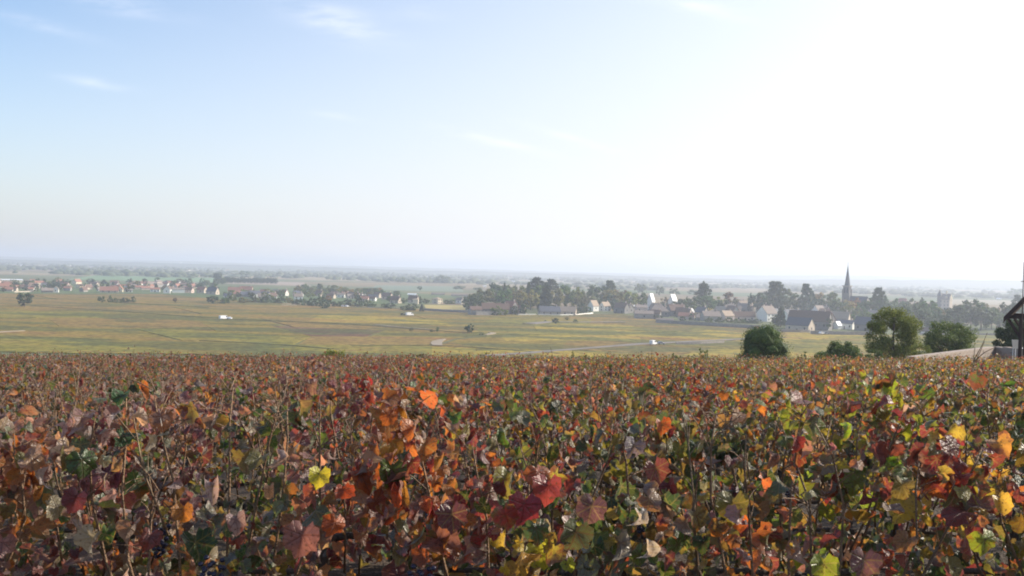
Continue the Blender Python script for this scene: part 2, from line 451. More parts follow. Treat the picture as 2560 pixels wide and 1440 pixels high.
MAT_VERGE = surf('rough_grass', (.045, .055, .02), (.10, .105, .035), .3)
for pts, lab in (([(80, 766), (250, 776), (430, 789), (560, 798), (700, 804), (880, 812), (1020, 823), (1150, 832), (1210, 833)], 'long dark grass bank crossing the left plots down to the winding track'),
                 ([(880, 867), (1000, 865), (1100, 865), (1200, 871), (1300, 879), (1400, 885)], 'dark grass bank at the foot of the slope, centre'),
                 ([(1104, 861), (1140, 850), (1180, 845), (1212, 840)], 'dark grass bank along the winding track'),
                 ([(500, 853), (640, 860), (760, 868), (830, 874)], 'dark grass bank left of the centre foot of the slope'),
                 ([(1360, 817), (1440, 820), (1520, 823), (1620, 829)], 'short dark grass bank below the grey lane'),
                 ([(1510, 808), (1560, 808)], 'very short dark bank at the end of the grey lane'),
                 ([(1480, 793), (1560, 792), (1640, 794)], 'dark line of grass below the white gabled houses'),
                 ([(0, 797), (90, 796)], 'short dark grass bank at the left edge'),
                 ([(300, 758), (420, 764), (520, 770)], 'faint grass bank below the left town')):
    ribbon('grass_bank', pts, [random.uniform(1.2, 2.2) for _ in pts], MAT_VERGE, lab, PLAIN + .5)

def field(name, quad, c1, c2, label):
    v = [tuple(at(*p) + Vector((0, 0, .05))) for p in quad]
    tag(link(name, mesh(name, v, [(0, 1, 2, 3)], surf(name, c1, c2, .01, bump=0))), label, kind='structure')
field('field', [(170, 699), (560, 706), (540, 695), (240, 688)], (.11, .19, .08), (.15, .23, .10), 'fresh green field beyond the left town')
field('field', [(560, 709), (780, 716), (760, 706), (600, 702)], (.24, .18, .14), (.30, .23, .17), 'pinkish bare field behind the dark wood')
field('field', [(870, 700), (1095, 706), (1085, 698), (890, 694)], (.34, .27, .2), (.4, .32, .25), 'pale stubble field far behind the poplars')
field('field', [(925, 724), (1160, 730), (1150, 716), (940, 713)], (.10, .14, .09), (.15, .18, .11), 'green field behind the cream cube house')
field('field', [(1065, 772), (1165, 776), (1160, 764), (1060, 762)], (.30, .24, .07), (.36, .28, .09), 'yellow field between cream house and park')
field('field', [(2300, 760), (2560, 763), (2560, 752), (2380, 748)], (.22, .19, .12), (.28, .23, .15), 'pale field behind the castle')

# ------------------------------------------------------------------ trees
def tree_mat(name):
    m_, N, L, out = newmat(name)
    oi = N.new('ShaderNodeObjectInfo'); g = N.new('ShaderNodeNewGeometry')
    rr = ramp(N, [(0, (.55, .58, .5)), (.5, (1, 1, 1)), (1, (1.55, 1.45, 1.2))]); L.new(g.outputs['Random Per Island'], rr.inputs[0])
    mx = N.new('ShaderNodeMix'); mx.data_type = 'RGBA'; mx.blend_type = 'MULTIPLY'; mx.inputs[0].default_value = 1
    L.new(oi.outputs['Color'], mx.inputs[6]); L.new(rr.outputs[0], mx.inputs[7])
    n1 = N.new('ShaderNodeTexNoise'); n1.inputs['Scale'].default_value = 3.0; tc_ = N.new('ShaderNodeTexCoord'); L.new(tc_.outputs['Object'], n1.inputs['Vector'])
    r2 = ramp(N, [(.4, (0, 0, 0)), (.65, (1, 1, 1))]); L.new(n1.outputs[0], r2.inputs[0])
    m2 = N.new('ShaderNodeMix'); m2.data_type = 'RGBA'; m2.blend_type = 'MULTIPLY'
    f_ = M1(N, L, 'MULTIPLY', r2.outputs[0], .8); L.new(f_, m2.inputs[0]); L.new(mx.outputs[2], m2.inputs[6]); m2.inputs[7].default_value = (1.5, 1.15, .75, 1)
    b = N.new('ShaderNodeBsdfPrincipled'); b.inputs['Roughness'].default_value = .6; b.inputs['Specular IOR Level'].default_value = .25
    L.new(m2.outputs[2], b.inputs['Base Color'])
    tr = N.new('ShaderNodeBsdfTranslucent'); L.new(m2.outputs[2], tr.inputs[0])
    ms = N.new('ShaderNodeMixShader'); ms.inputs[0].default_value = .35; L.new(b.outputs[0], ms.inputs[1]); L.new(tr.outputs[0], ms.inputs[2]); L.new(ms.outputs[0], out.inputs[0])
    return m_
MAT_TREE = tree_mat('tree_leaves')

def unit(n_):
    v = rng.normal(size=(n_, 3)); return v / np.linalg.norm(v, axis=1, keepdims=True)
def leaf_cloud(centers, radii, per, size, squash=.8, rg=None):
    """small leaf quads spread through clumps"""
    C = np.repeat(np.array(centers), per, 0); Rr = np.repeat(np.array(radii), per)
    n = len(C)
    d = unit(n); rad = Rr * (rng.random(n) ** .4)
    p = C + d * rad[:, None] * np.array([1, 1, squash])
    nr = d + unit(n) * .9; nr /= np.linalg.norm(nr, axis=1, keepdims=True)
    t = np.cross(nr, unit(n)); t /= np.linalg.norm(t, axis=1, keepdims=True) + 1e-9
    b = np.cross(nr, t)
    s = size * (.6 + .8 * rng.random(n))[:, None]
    Vq = np.stack([p - t * s, p - b * s * .6, p + t * s, p + b * s * .6], 1).reshape(-1, 3)
    return Vq, np.arange(len(Vq)).reshape(-1, 4)
def core(parts, k=.72):
    """coarse lumps so that a crown is dense in its middle"""
    Vs = []; Fs = []; o = 0
    base = [(0, 0, 1), (.9, 0, .3), (.28, .85, .3), (-.73, .53, .3), (-.73, -.53, .3), (.28, -.85, .3), (.73, .53, -.4), (-.28, .85, -.4), (-.9, 0, -.4), (-.28, -.85, -.4), (.73, -.53, -.4), (0, 0, -1)]
    fc = [(0, 1, 2), (0, 2, 3), (0, 3, 4), (0, 4, 5), (0, 5, 1), (1, 6, 2), (2, 6, 7), (2, 7, 3), (3, 7, 8), (3, 8, 4), (4, 8, 9), (4, 9, 5), (5, 9, 10), (5, 10, 1), (1, 10, 6), (11, 7, 6), (11, 8, 7), (11, 9, 8), (11, 10, 9), (11, 6, 10)]
    for c, r_ in parts:
        Vs.append(np.array(base) * r_ * k * (0.85 + .3 * rng.random((12, 1))) * np.array([1, 1, .85]) + np.array(c))
        Fs.append(np.array([(a, b, c_, c_) for a, b, c_ in fc]) + o); o += 12
    return np.concatenate(Vs), np.concatenate([f[:, :3] for f in Fs])
def tmpl(kind, seed, per=26, size=.055, n=26):
    r_ = random.Random(seed); C = []; Rd = []
    if kind in ('round', 'broad', 'bush', 'poplar', 'tall'):
        for i in range(n):
            a = r_.random() * 6.283; z = r_.uniform(-1, 1); q = math.sqrt(1 - z * z); k = r_.uniform(.45, .78)
            if kind == 'round': c = (q * math.cos(a) * .42 * k / .6, q * math.sin(a) * .42 * k / .6, .58 + z * .32 * k / .6); rr = r_.uniform(.13, .21)
            elif kind == 'broad': c = (q * math.cos(a) * .5 * k / .62, q * math.sin(a) * .5 * k / .62, .60 + z * .27 * k / .62); rr = r_.uniform(.13, .22)
            elif kind == 'bush': c = (q * math.cos(a) * .42 * k / .6, q * math.sin(a) * .42 * k / .6, .42 + z * .40 * k / .62); rr = r_.uniform(.13, .2)
            elif kind == 'tall': c = (q * math.cos(a) * .28 * k / .6, q * math.sin(a) * .28 * k / .6, .56 + z * .38 * k / .6); rr = r_.uniform(.10, .17)
            else: c = (q * math.cos(a) * .10 * k / .6, q * math.sin(a) * .10 * k / .6, .54 + z * .44); rr = r_.uniform(.06, .11)
            C.append(c); Rd.append(rr)
    elif kind == 'conifer':
        for i in range(n):
            z = 1 - (i + .5) / n * .92; w_ = (1 - z) * .33 + .02; a = r_.random() * 6.283
            for _ in range(2):
                a += 2.6; C.append((math.cos(a) * w_ * .7, math.sin(a) * w_ * .7, z)); Rd.append(.045 + (1 - z) * .09)
    elif kind == 'cedar':
        for lz, lw in ((.97, .17), (.88, .28), (.78, .36), (.68, .42), (.56, .46), (.44, .46), (.32, .44), (.2, .4)):
            for i in range(8):
                a = r_.random() * 6.283; q = math.sqrt(r_.random()) * lw
                C.append((math.cos(a) * q, math.sin(a) * q, lz + r_.uniform(-.02, .02) - .1 * q)); Rd.append(r_.uniform(.09, .15))
    sq = .38 if kind == 'cedar' else .85
    Vq, Fq_ = leaf_cloud(C, Rd, per, size, sq)
    Vq[:, 2] = np.maximum(Vq[:, 2], .02)
    me = np_mesh('crown_' + kind, Vq, Fq_, 4, MAT_TREE)
    cv, cf_ = core(list(zip(C, [x * (.6 if kind == 'cedar' else 1) for x in Rd])), .62)
    if kind == 'cedar': pass
    # join core as triangles
    allv = np.concatenate([Vq, cv]); 
    me2 = bpy.data.meshes.new('crown_' + kind)
    me2.from_pydata(allv.tolist(), [], [tuple(f) for f in Fq_.tolist()] + [tuple(f) for f in (cf_ + len(Vq)).tolist()])
    me2.materials.append(MAT_TREE); bpy.data.meshes.remove(me)
    return me2
TM = {k: [tmpl(k, 11 * i + len(k)) for i in range(4 if k in ('round', 'broad', 'bush') else 2)] for k in ('round', 'broad', 'bush', 'tall', 'poplar', 'conifer', 'cedar')}
TR = {}
for k in TM:
    mb = MB(); mb.tube([(0, 0, -.03), (.01, 0, .2), (-.01, .01, .45), (0, 0, .8)], [.028, .022, .016, .006], 6)
    if k not in ('conifer', 'poplar'):
        for a in range(5):
            an = a * 1.3; mb.tube([(0, 0, .25 + a * .05), (math.cos(an) * .15, math.sin(an) * .15, .45 + a * .05), (math.cos(an) * .26, math.sin(an) * .26, .62 + a * .03)], [.012, .008, .003], 5)
    TR[k] = mb.mesh('trunk', MAT_BARK, True)
GREEN = {'dark': (0.039, 0.073, 0.027), 'green': (0.064, 0.114, 0.031), 'mid': (0.087, 0.137, 0.034), 'lime': (0.136, 0.177, 0.037), 'olive': (0.126, 0.131, 0.035), 'gold': (0.252, 0.194, 0.035), 'rust': (0.223, 0.12, 0.031), 'brown': (0.121, 0.097, 0.039), 'blue': (0.039, 0.071, 0.042)}
def tree(name, px, base, h, w, kind, tint, label, cat='tree', group=None, z=None, Y=None, parts=True):
    """h, w in photograph pixels at the tree's distance; base = row of its foot on the plain"""
    p = at(px, base) if Y is None else atY(px, 700, Y)
    if Y is not None: p.z = ground(p.x, p.y)
    if z is not None: p.z = z
    s = p.y / F
    g_ = [c * random.uniform(.85, 1.15) for c in GREEN[tint]]
    H = h * s; Wd = w * s
    wn_ = {'round': 1.05, 'broad': 1.25, 'bush': 1.05, 'tall': .72, 'poplar': .36, 'conifer': .62, 'cedar': .95}[kind]
    sc = (Wd / wn_ * 1.16, Wd / wn_ * 1.16, H * (1.07 if kind in ('cedar', 'conifer') else 1.0))
    rz = random.random() * 6.28
    if parts:
        root = empty(name, p, rz)
        tag(root, label, cat, group)
        c = link('crown', random.choice(TM[kind]), root); c.scale = sc; c.color = (*g_, 1)
        if kind != 'bush' or True:
            t = link('trunk' if kind != 'bush' else 'stem', TR[kind], root); t.scale = sc
        return root
    c = link(name, random.choice(TM[kind]), None, p, rz); c.scale = sc; c.color = (*g_, 1)
    tag(c, label, cat, group)
    return c

# ------------------------------------------------------------------ houses
def box_mesh(name, mat, *b): return MB().box(*b).mesh(name, mat)
WIN = {}
def house(px, base, Lp, Wp, He, Hr, yaw, wall, roof, label, group=None, win=(3, 1, 1), chim=1, name='house', hip=False, cat='house', side=None):
    """sizes in photograph pixels at its distance; yaw relative to the line of sight: >0 shows the left gable, <0 the right gable"""
    p = at(px, base); s = p.y / F
    L_, W_, he, hr = Lp * s, Wp * s, He * s, Hr * s
    az = math.atan2(p.x, p.y)
    root = empty(name, p, R(yaw) - az)
    tag(root, label, cat, group)
    l, w_ = L_ / 2, W_ / 2
    mb = MB()
    if hip:
        mb.box(-l, l, -w_, w_, -.3, he)
    else:
        mb.add([(-l, -w_, -.3), (l, -w_, -.3), (l, w_, -.3), (-l, w_, -.3), (-l, -w_, he), (l, -w_, he), (l, w_, he), (-l, w_, he), (-l, 0, hr - .15), (l, 0, hr - .15)],
               [(0, 3, 2, 1), (0, 1, 5, 4), (2, 3, 7, 6), (1, 2, 6, 9, 5), (3, 0, 4, 8, 7), (4, 5, 9, 8), (6, 7, 8, 9)])
    link('wall', mb.mesh('wall', W[wall]), root)
    oh, ov = .35, .35
    sl = (hr - he) / w_
    rb = MB()
    if hip:
        e = w_ + ov; ez = he - sl * ov * .5; ri = max(.1, l - w_ * .9)
        rb.add([(-l - ov, -e, ez), (l + ov, -e, ez), (l + ov, e, ez), (-l - ov, e, ez), (-ri, 0, hr), (ri, 0, hr), (-l - ov, -e, ez - .2), (l + ov, -e, ez - .2), (l + ov, e, ez - .2), (-l - ov, e, ez - .2)],
               [(0, 1, 5, 4), (1, 2, 5), (2, 3, 4, 5), (3, 0, 4), (0, 6, 7, 1), (1, 7, 8, 2), (2, 8, 9, 3), (3, 9, 6, 0), (6, 9, 8, 7)])
    else:
        ey = w_ + ov; ez = he - sl * ov; t = .28
        for sg in (-1, 1):
            pts = [(-l - oh, sg * ey, ez), (l + oh, sg * ey, ez), (l + oh, 0, hr), (-l - oh, 0, hr)]
            v = pts + [(a, b, c + t) for a, b, c in pts]
            q = [(0, 1, 2, 3), (4, 7, 6, 5), (0, 4, 5, 1), (1, 5, 6, 2), (3, 2, 6, 7), (0, 3, 7, 4)]
            if sg > 0: q = [x[::-1] for x in q]
            rb.add(v, q)
    rf = link('roof', rb.mesh('roof', RF[roof]), root)
    for c in range(chim):
        cx = (l * .72, -l * .6, l * .1)[c]
        cb = MB().box(-.45, .45, -.35, .35, -1.2, 1.3).box(-.52, .52, -.42, .42, 1.3, 1.45)
        link('chimney', cb.mesh('chimney', W['pink'] if c % 2 == 0 else W['beige']), rf, (cx, .1, hr))
    nl, ng, fl = win
    if nl or ng:
        if 'w' not in WIN:
            WIN['w'] = MB().box(-.5, .5, -.06, .06, -.7, .7).mesh('window', MAT_WIN); WIN['d'] = MB().box(-.5, .5, -.06, .06, -1, 1.1).mesh('door', MAT_TIMBER)
        fh = he / max(1, fl)
        for k in range(fl):
            zc = fh * (k + .55)
            for i in range(nl):
                x = -l + L_ * (i + .5) / nl
                if k == 0 and i == nl // 2 and nl > 1:
                    link('door', WIN['d'], root, (x, -w_ - .03, 1.0))
                else:
                    o = link('window', WIN['w'], root, (x, -w_ - .03, zc))
            for sg in (-1, 1):
                for i in range(ng):
                    o = link('window', WIN['w'], root, (sg * (l + .03), -w_ + W_ * (i + .5) / ng, zc), R(90))
    return root

# ------------------------------------------------------------------ village on the right
H_ = house
H_(2000, 829, 62, 33, 17, 35, -28, 'beige', 'slate', 'pale stone barn with dark roof and lit right gable, right of the big round bush', win=(3, 1, 1), chim=0, name='barn', cat='barn')
H_(2024, 823, 100, 42, 22, 46, -14, 'dull', 'brown', 'very long brown tiled roof rising behind the pale stone barn', win=(5, 1, 1), chim=2)
H_(1917, 803, 38, 36, 20, 38, 48, 'white', 'taupe', 'tall white house with blank left gable and sunlit window side', win=(3, 0, 2), chim=2)
H_(1980, 806, 48, 30, 18, 32, 38, 'white', 'slate', 'grey white house showing its left gable behind the long brown roof', win=(2, 1, 2), chim=1)
H_(2066, 820, 34, 26, 22, 38, -42, 'beige', 'terra', 'timbered brown house at the right end of the long brown roof', win=(2, 1, 2), chim=1)
H_(2100, 812, 44, 30, 16, 33, -12, 'beige', 'tan', 'house with tan roof and bright eave behind the white bungalow', win=(3, 1, 1))
H_(2110, 822, 54, 28, 14, 22, -24, 'white', 'slate', 'low white bungalow with dark roof and pinkish right gable', win=(4, 1, 1), chim=1)
H_(2094, 823, 12, 14, 10, 19, 45, 'white', 'pale', 'small bright white annex at the left end of the bungalow', win=(0, 0, 1), chim=0)
H_(2168, 827, 54, 34, 16, 34, -16, 'dull', 'slate', 'big dark grey house beside the leafy tree', win=(3, 1, 1), chim=1)
H_(2046, 790, 30, 20, 14, 26, 55, 'white', 'taupe', 'small house with three glinting white windows above the long brown roof', win=(3, 0, 1), chim=0)
H_(2190, 800, 44, 26, 12, 24, -10, 'pink', 'taupe', 'pinkish roofed house half hidden behind the leafy tree', win=(3, 1, 1), chim=2)
H_(2140, 796, 30, 22, 12, 24, -30, 'dull', 'brown', 'brown roofed house between church and dark grey house', win=(2, 1, 1), chim=1)
H_(1862, 779, 34, 24, 16, 27, 30, 'pink', 'tan', 'pink fronted two storey house with pale roof above the low brown house', win=(3, 0, 2), chim=1)
H_(1860, 801, 50, 26, 10, 22, 14, 'pink', 'brown', 'low brown roofed house left of the tall white house', win=(3, 1, 1), chim=0)
H_(1816, 801, 30, 24, 12, 24, 42, 'pink', 'tan', 'pink gabled house with lit dormer left of the low brown house', win=(2, 1, 1), chim=1)
H_(1776, 803, 44, 28, 13, 25, 22, 'stone', 'taupe', 'broad house with weathered grey brown roof behind the hedge', win=(2, 0, 1), chim=1)
H_(1750, 801, 20, 16, 8, 15, 10, 'stone', 'taupe', 'little grey lean-to at the left of the broad weathered roof', win=(1, 0, 1), chim=0)
H_(1717, 799, 40, 24, 9, 17, -10, 'pink', 'terra', 'low red brown roofed house behind the village wall', win=(2, 1, 1), chim=1)
H_(1727, 790, 14, 12, 10, 19, 60, 'white', 'slate', 'tiny white gabled house among the roofs', win=(0, 1, 1), chim=0)
H_(1690, 790, 42, 32, 14, 29, 24, 'dull', 'brown', 'steep brown roofed house left of the dark cedar', win=(2, 1, 1), chim=2)
H_(1645, 791, 48, 34, 14, 30, 12, 'dull', 'taupe', 'wide house with big taupe hipped roof', win=(3, 1, 1), hip=True, chim=1)
H_(1609, 797, 46, 24, 13, 20, 8, 'stone', 'taupe', 'grey stone barn at the left end of the village wall', win=(1, 0, 1), chim=0, name='barn', cat='barn')
H_(1638, 797, 26, 20, 14, 22, -12, 'dull', 'brown', 'brown roofed cottage leaning on the grey stone barn', win=(1, 1, 1), chim=1)
H_(1662, 807, 42, 20, 5, 11, -8, 'beige', 'taupe', 'very low shed with a pale strip under its roof', win=(0, 0, 1), chim=0, name='shed', cat='shed')
H_(1627, 778, 15, 14, 26, 44, 62, 'white', 'pale', 'left one of two dazzling white tall gables behind the trees', 'dazzling white gables', win=(1, 0, 2), chim=0)
H_(1681, 778, 18, 16, 24, 42, 58, 'white', 'pale', 'dazzling white tall gable left of the dark cedar', 'dazzling white gables', win=(1, 0, 2), chim=1)
H_(1644, 778, 18, 14, 12, 20, 52, 'white', 'taupe', 'small white house right below the left dazzling gable', win=(1, 0, 1), chim=0)
H_(1584, 772, 32, 16, 6, 9, -6, 'white', 'pale', 'long low white building with flat pale roof among trees', win=(3, 0, 1), chim=0)
H_(1554, 783, 32, 24, 14, 26, -32, 'dull', 'brown', 'brown house with lit orange gable right of the dark tree', win=(2, 1, 1), chim=1)
H_(1483, 778, 22, 18, 14, 27, 50, 'white', 'tan', 'left one of two white gabled houses in front of the park trees', win=(1, 1, 1), chim=0)
H_(1512, 777, 24, 18, 12, 22, 46, 'white', 'tan', 'right one of two white gabled houses in front of the park trees', win=(2, 1, 2), chim=1)
H_(1373, 787, 52, 26, 9, 21, 16, 'stone', 'slate', 'dark roofed left wing of the long farm behind the pale wall', win=(3, 1, 1), chim=1, name='farmhouse', cat='farmhouse')
H_(1414, 787, 52, 24, 9, 20, -8, 'beige', 'tan', 'tan roofed right wing of the long farm, brightly lit', win=(3, 1, 1), chim=0, name='farmhouse', cat='farmhouse')
H_(1277, 786, 26, 24, 20, 33, -38, 'dull', 'terra', 'narrow dark house with orange roof below the park', win=(1, 1, 2), chim=1)
H_(1303, 786, 22, 18, 12, 22, -20, 'pink', 'brown', 'pinkish cottage right of the narrow dark house', win=(1, 1, 1), chim=1)
H_(1238, 786, 68, 30, 14, 28, 6, 'dull', 'brown', 'long maroon roofed farm building at the park corner', win=(4, 1, 1), chim=1, name='farmhouse', cat='farmhouse')
H_(1188, 788, 28, 22, 14, 22, 16, 'stone', 'brown', 'grey stone end house of the park farm', win=(1, 0, 1), chim=0)
H_(2316, 834, 42, 22, 6, 15, -30, 'white', 'brown', 'low house with pinkish white gable between the two leafy trees', win=(2, 1, 1), chim=0)
H_(2256, 775, 18, 14, 20, 29, -12, 'pink', 'terra', 'small pink house peeping over the trees left of the castle', win=(2, 1, 2), chim=1)

# church with octagonal spire
def church():
    px, base = 2116, 786
    p = at(px, base); s = p.y / F
    root = empty('church', p, R(-22) - math.atan2(p.x, p.y))
    tag(root, 'village church with square stone tower and tall pointed slate spire', 'church')
    w = 7.6 * s; ht = 70 * s
    mb = MB().box(-w, w, -w, w, -.5, ht)
    for z in (.45, .72): mb.box(-w - .25, w + .25, -w - .25, w + .25, ht * z, ht * z + .5)
    for sx in (-1, 1):
        for sy in (-1, 1): mb.box(sx * w - .7, sx * w + .7, sy * w - .7, sy * w + .7, -.5, ht * .9)
    link('tower', mb.mesh('tower', W['dull']), root)
    link('cornice', MB().box(-w - .9, w + .9, -w - .9, w + .9, ht, ht + .9).mesh('cornice', W['stone']), root)
    for a in range(4):
        for dx in (-1, 1):
            c, sn = math.cos(a * math.pi / 2), math.sin(a * math.pi / 2)
            x, y = dx * w * .42, -(w + .05)
            o = link('belfry_opening', MB().add([(-.55, 0, 0), (.55, 0, 0), (.55, 0, 4.6), (0, 0, 5.8), (-.55, 0, 4.6), (-.55, .3, 0), (.55, .3, 0), (.55, .3, 4.6), (0, .3, 5.8), (-.55, .3, 4.6)],
                 [(0, 1, 2, 3, 4), (9, 8, 7, 6, 5), (0, 5, 6, 1), (1, 6, 7, 2), (2, 7, 8, 3), (3, 8, 9, 4), (4, 9, 5, 0)]).mesh('belfry_opening', MAT_WIN), root, (x * c - y * sn, x * sn + y * c, ht * .77), a * math.pi / 2)
    sp = MB(); h1 = 15 * s; h2 = 55 * s; r0, r1 = 7.2 * s, 5.4 * s
    sp.tube([(0, 0, ht + .9), (0, 0, ht + h1), (0, 0, ht + h2)], [r0, r1, .12], 8)
    spo = link('spire', sp.mesh('spire', RF['slate']), root)
    cr_ = MB().box(-.08, .08, -.08, .08, 0, 2.6).box(-.7, .7, -.07, .07, 1.5, 1.68)
    link('cross', cr_.mesh('cross', MAT_TIMBER), spo, (0, 0, ht + h2 - .1))
    nl = 44 * s; nw = 8.5 * s; he, hr = 30 * s, 46 * s
    x0 = w
    link('nave_wall', MB().add([(x0, -nw, -.5), (x0 + nl, -nw, -.5), (x0 + nl, nw, -.5), (x0, nw, -.5), (x0, -nw, he), (x0 + nl, -nw, he), (x0 + nl, nw, he), (x0, nw, he), (x0, 0, hr - .3), (x0 + nl, 0, hr - .3)],
        [(0, 3, 2, 1), (0, 1, 5, 4), (2, 3, 7, 6), (1, 2, 6, 9, 5), (3, 0, 4, 8, 7), (4, 5, 9, 8), (6, 7, 8, 9)]).mesh('nave_wall', W['beige']), root)
    rb = MB()
    for sg in (-1, 1):
        pts = [(x0, sg * (nw + .5), he - .4), (x0 + nl + .4, sg * (nw + .5), he - .4), (x0 + nl + .4, 0, hr), (x0, 0, hr)]
        v = pts + [(a, b, c + .3) for a, b, c in pts]
        rb.add(v, [(0, 1, 2, 3), (4, 7, 6, 5), (0, 4, 5, 1), (1, 5, 6, 2), (3, 2, 6, 7), (0, 3, 7, 4)])
    link('nave_roof', rb.mesh('nave_roof', RF['slate']), root)
    for i in range(4):
        link('window', MB().box(-.6, .6, -.08, .08, 0, 5).mesh('window', MAT_WIN), root, (x0 + nl * (i + .5) / 4, -nw - .05, he * .35))
church()

def castle():
    p = at(2364, 776); s = p.y / F
    root = empty('castle', p, R(-24) - math.atan2(p.x, p.y))
    tag(root, 'pale castle with round pointed corner tower above the trees', 'castle')
    l, w, he, hr = 12.5 * s, 8 * s, 28 * s, 41 * s
    link('wall', MB().add([(-l, -w, -.5), (l, -w, -.5), (l, w, -.5), (-l, w, -.5), (-l, -w, he), (l, -w, he), (l, w, he), (-l, w, he), (-l, 0, hr), (l, 0, hr)],
         [(0, 3, 2, 1), (0, 1, 5, 4), (2, 3, 7, 6), (1, 2, 6, 9, 5), (3, 0, 4, 8, 7), (4, 5, 9, 8), (6, 7, 8, 9)]).mesh('wall', W['beige']), root)
    rb = MB()
    for sg in (-1, 1):
        pts = [(-l + .3, sg * (w + .5), he - .6), (l - .3, sg * (w + .5), he - .6), (l - .3, 0, hr + .1), (-l + .3, 0, hr + .1)]
        v = pts + [(a, b, c + .3) for a, b, c in pts]
        rb.add(v, [(0, 1, 2, 3), (4, 7, 6, 5), (0, 4, 5, 1), (1, 5, 6, 2), (3, 2, 6, 7), (0, 3, 7, 4)])
    rf = link('roof', rb.mesh('roof', RF['taupe']), root)
    for i, t in enumerate((.2, .5, .8)):
        z = he + (hr - he) * t; y = -w * (1 - t)
        for sg in (1, -1):
            link('gable_step', MB().box(l - .5, l + .4, min(sg * y, sg * (y + 1.6)), max(sg * y, sg * (y + 1.6)), z - 2.2, z + 1.1).mesh('gable_step', W['cream']), root)
    link('dormer', MB().box(-1, 1, -.9, .9, 0, 3).add([(-1.2, -1.1, 3), (1.2, -1.1, 3), (1.2, 1.1, 3), (-1.2, 1.1, 3), (0, -1.1, 4.6), (0, 1.1, 4.6)], [(0, 1, 4), (2, 3, 5), (1, 2, 5, 4), (3, 0, 4, 5), (0, 3, 2, 1)]).mesh('dormer', W['cream']), rf, (l * .3, -w * .7, he - .3))
    link('chimney', MB().box(-.9, .9, -.6, .6, -2, 4).mesh('chimney', W['cream']), rf, (l * .1, 0, hr))
    tw = empty('corner_tower', (0, 0, 0)); tw.parent = root; tw.location = (-l - 1.5 * s, -w * .6, 0)
    link('tower_wall', MB().tube([(0, 0, -.5), (0, 0, 36 * s)], [5.6 * s] * 2, 16).mesh('tower_wall', W['dull'], False), tw)
    link('tower_roof', MB().tube([(0, 0, 36 * s), (0, 0, 37 * s), (0, 0, 52 * s)], [6.4 * s, 6.2 * s, .1], 16).mesh('tower_roof', RF['slate']), tw)
    for k in range(3):
        for i in range(3):
            link('window', WIN['w'], root, (-l + 2 * l * (i + .5) / 3, -w - .03, he * (k + .5) / 3.1))
castle()

# ------------------------------------------------------------------ left and centre houses
H_(1093, 759, 16, 20, 12, 16, 46, 'cream', 'tan', 'cream cube house alone by the yellow field', win=(2, 1, 2), hip=True, chim=0)
H_(1039, 760, 14, 12, 12, 14, -10, 'cream', 'tan', 'small cream block below a dark gabled roof', win=(0, 0, 1), chim=0, hip=True)
H_(1034, 757, 26, 14, 8, 18, -34, 'beige', 'brown', 'dark roofed house standing behind the small cream block', win=(1, 1, 1))
H_(989, 758, 26, 16, 8, 17, -34, 'beige', 'brown', 'dark roofed house with lit beige gable left of the cream block', win=(2, 1, 1))
H_(968, 749, 26, 14, 8, 17, -36, 'pink', 'brown', 'dark roofed house with pink gable, upper of the pair', win=(2, 1, 1))
H_(884, 746, 30, 14, 7, 15, -24, 'pink', 'brown', 'dark roofed house above the orange tree', win=(2, 1, 1))
H_(911, 753, 20, 14, 6, 12, -14, 'pink', 'terra', 'orange red roofed house left of the dark roofed pair', win=(1, 1, 1), chim=0)
H_(1150, 759, 20, 14, 9, 15, -40, 'white', 'taupe', 'pale house tucked against the left end of the park', win=(1, 1, 1))
H_(417, 733, 16, 16, 10, 17, 86, 'white', 'taupe', 'white gable left of the long white building', win=(0, 1, 1), chim=0)
H_(446, 732, 30, 10, 9, 12, 4, 'white', 'taupe', 'long white building in the left town', win=(0, 0, 1), chim=0, name='warehouse', cat='warehouse')
H_(472, 732, 22, 14, 7, 14, -30, 'pink', 'brown', 'pinkish house right of the long white building', win=(1, 1, 1))
H_(505, 732, 22, 14, 8, 15, -36, 'beige', 'terra', 'house with terracotta roof right of the pinkish house', win=(1, 1, 1))
H_(532, 736, 28, 16, 8, 18, -36, 'beige', 'slate', 'house with large dark roof and beige right gable', win=(1, 1, 1))
H_(588, 732, 34, 14, 6, 14, -8, 'pink', 'terra', 'left one of two long terracotta roofs', win=(2, 1, 1))
H_(615, 731, 32, 14, 7, 15, -14, 'beige', 'terra', 'right one of two long terracotta roofs', win=(2, 1, 1))
H_(637, 743, 26, 14, 9, 16, 22, 'white', 'slate', 'bright white house in front of the terracotta roofs', win=(2, 1, 1), chim=0)
H_(612, 742, 22, 12, 5, 13, 14, 'dull', 'slate', 'dark barn left of the bright white house', win=(0, 0, 1), chim=0, name='barn', cat='barn')
H_(665, 741, 22, 12, 7, 12, -28, 'white', 'slate', 'white house with dark roof right of the bright white house', win=(2, 1, 1))
H_(711, 739, 16, 12, 8, 15, -40, 'white', 'terra', 'red roofed house with narrow white gable', win=(1, 1, 1))
H_(139, 731, 12, 14, 9, 15, 84, 'white', 'taupe', 'small bright white gable in the left town', win=(0, 1, 1), chim=0)
H_(118, 731, 26, 12, 5, 11, 4, 'dull', 'taupe', 'long low grey roof left of the small bright white gable', win=(0, 0, 1), chim=0, name='barn', cat='barn')
H_(273, 731, 42, 16, 5, 14, -4, 'beige', 'terra', 'broad orange roof, widest in the left town', win=(3, 1, 1), chim=0)
H_(300, 730, 16, 14, 8, 16, 80, 'cream', 'terra', 'cream gable attached to the broad orange roof', win=(0, 1, 1), chim=0)
H_(321, 730, 20, 10, 5, 8, 0, 'white', 'taupe', 'low white building right of the cream gable', win=(2, 0, 1), chim=0)
H_(332, 722, 16, 12, 7, 11, 0, 'cream', 'taupe', 'yellowish house above the low white building', win=(2, 0, 1), chim=0)
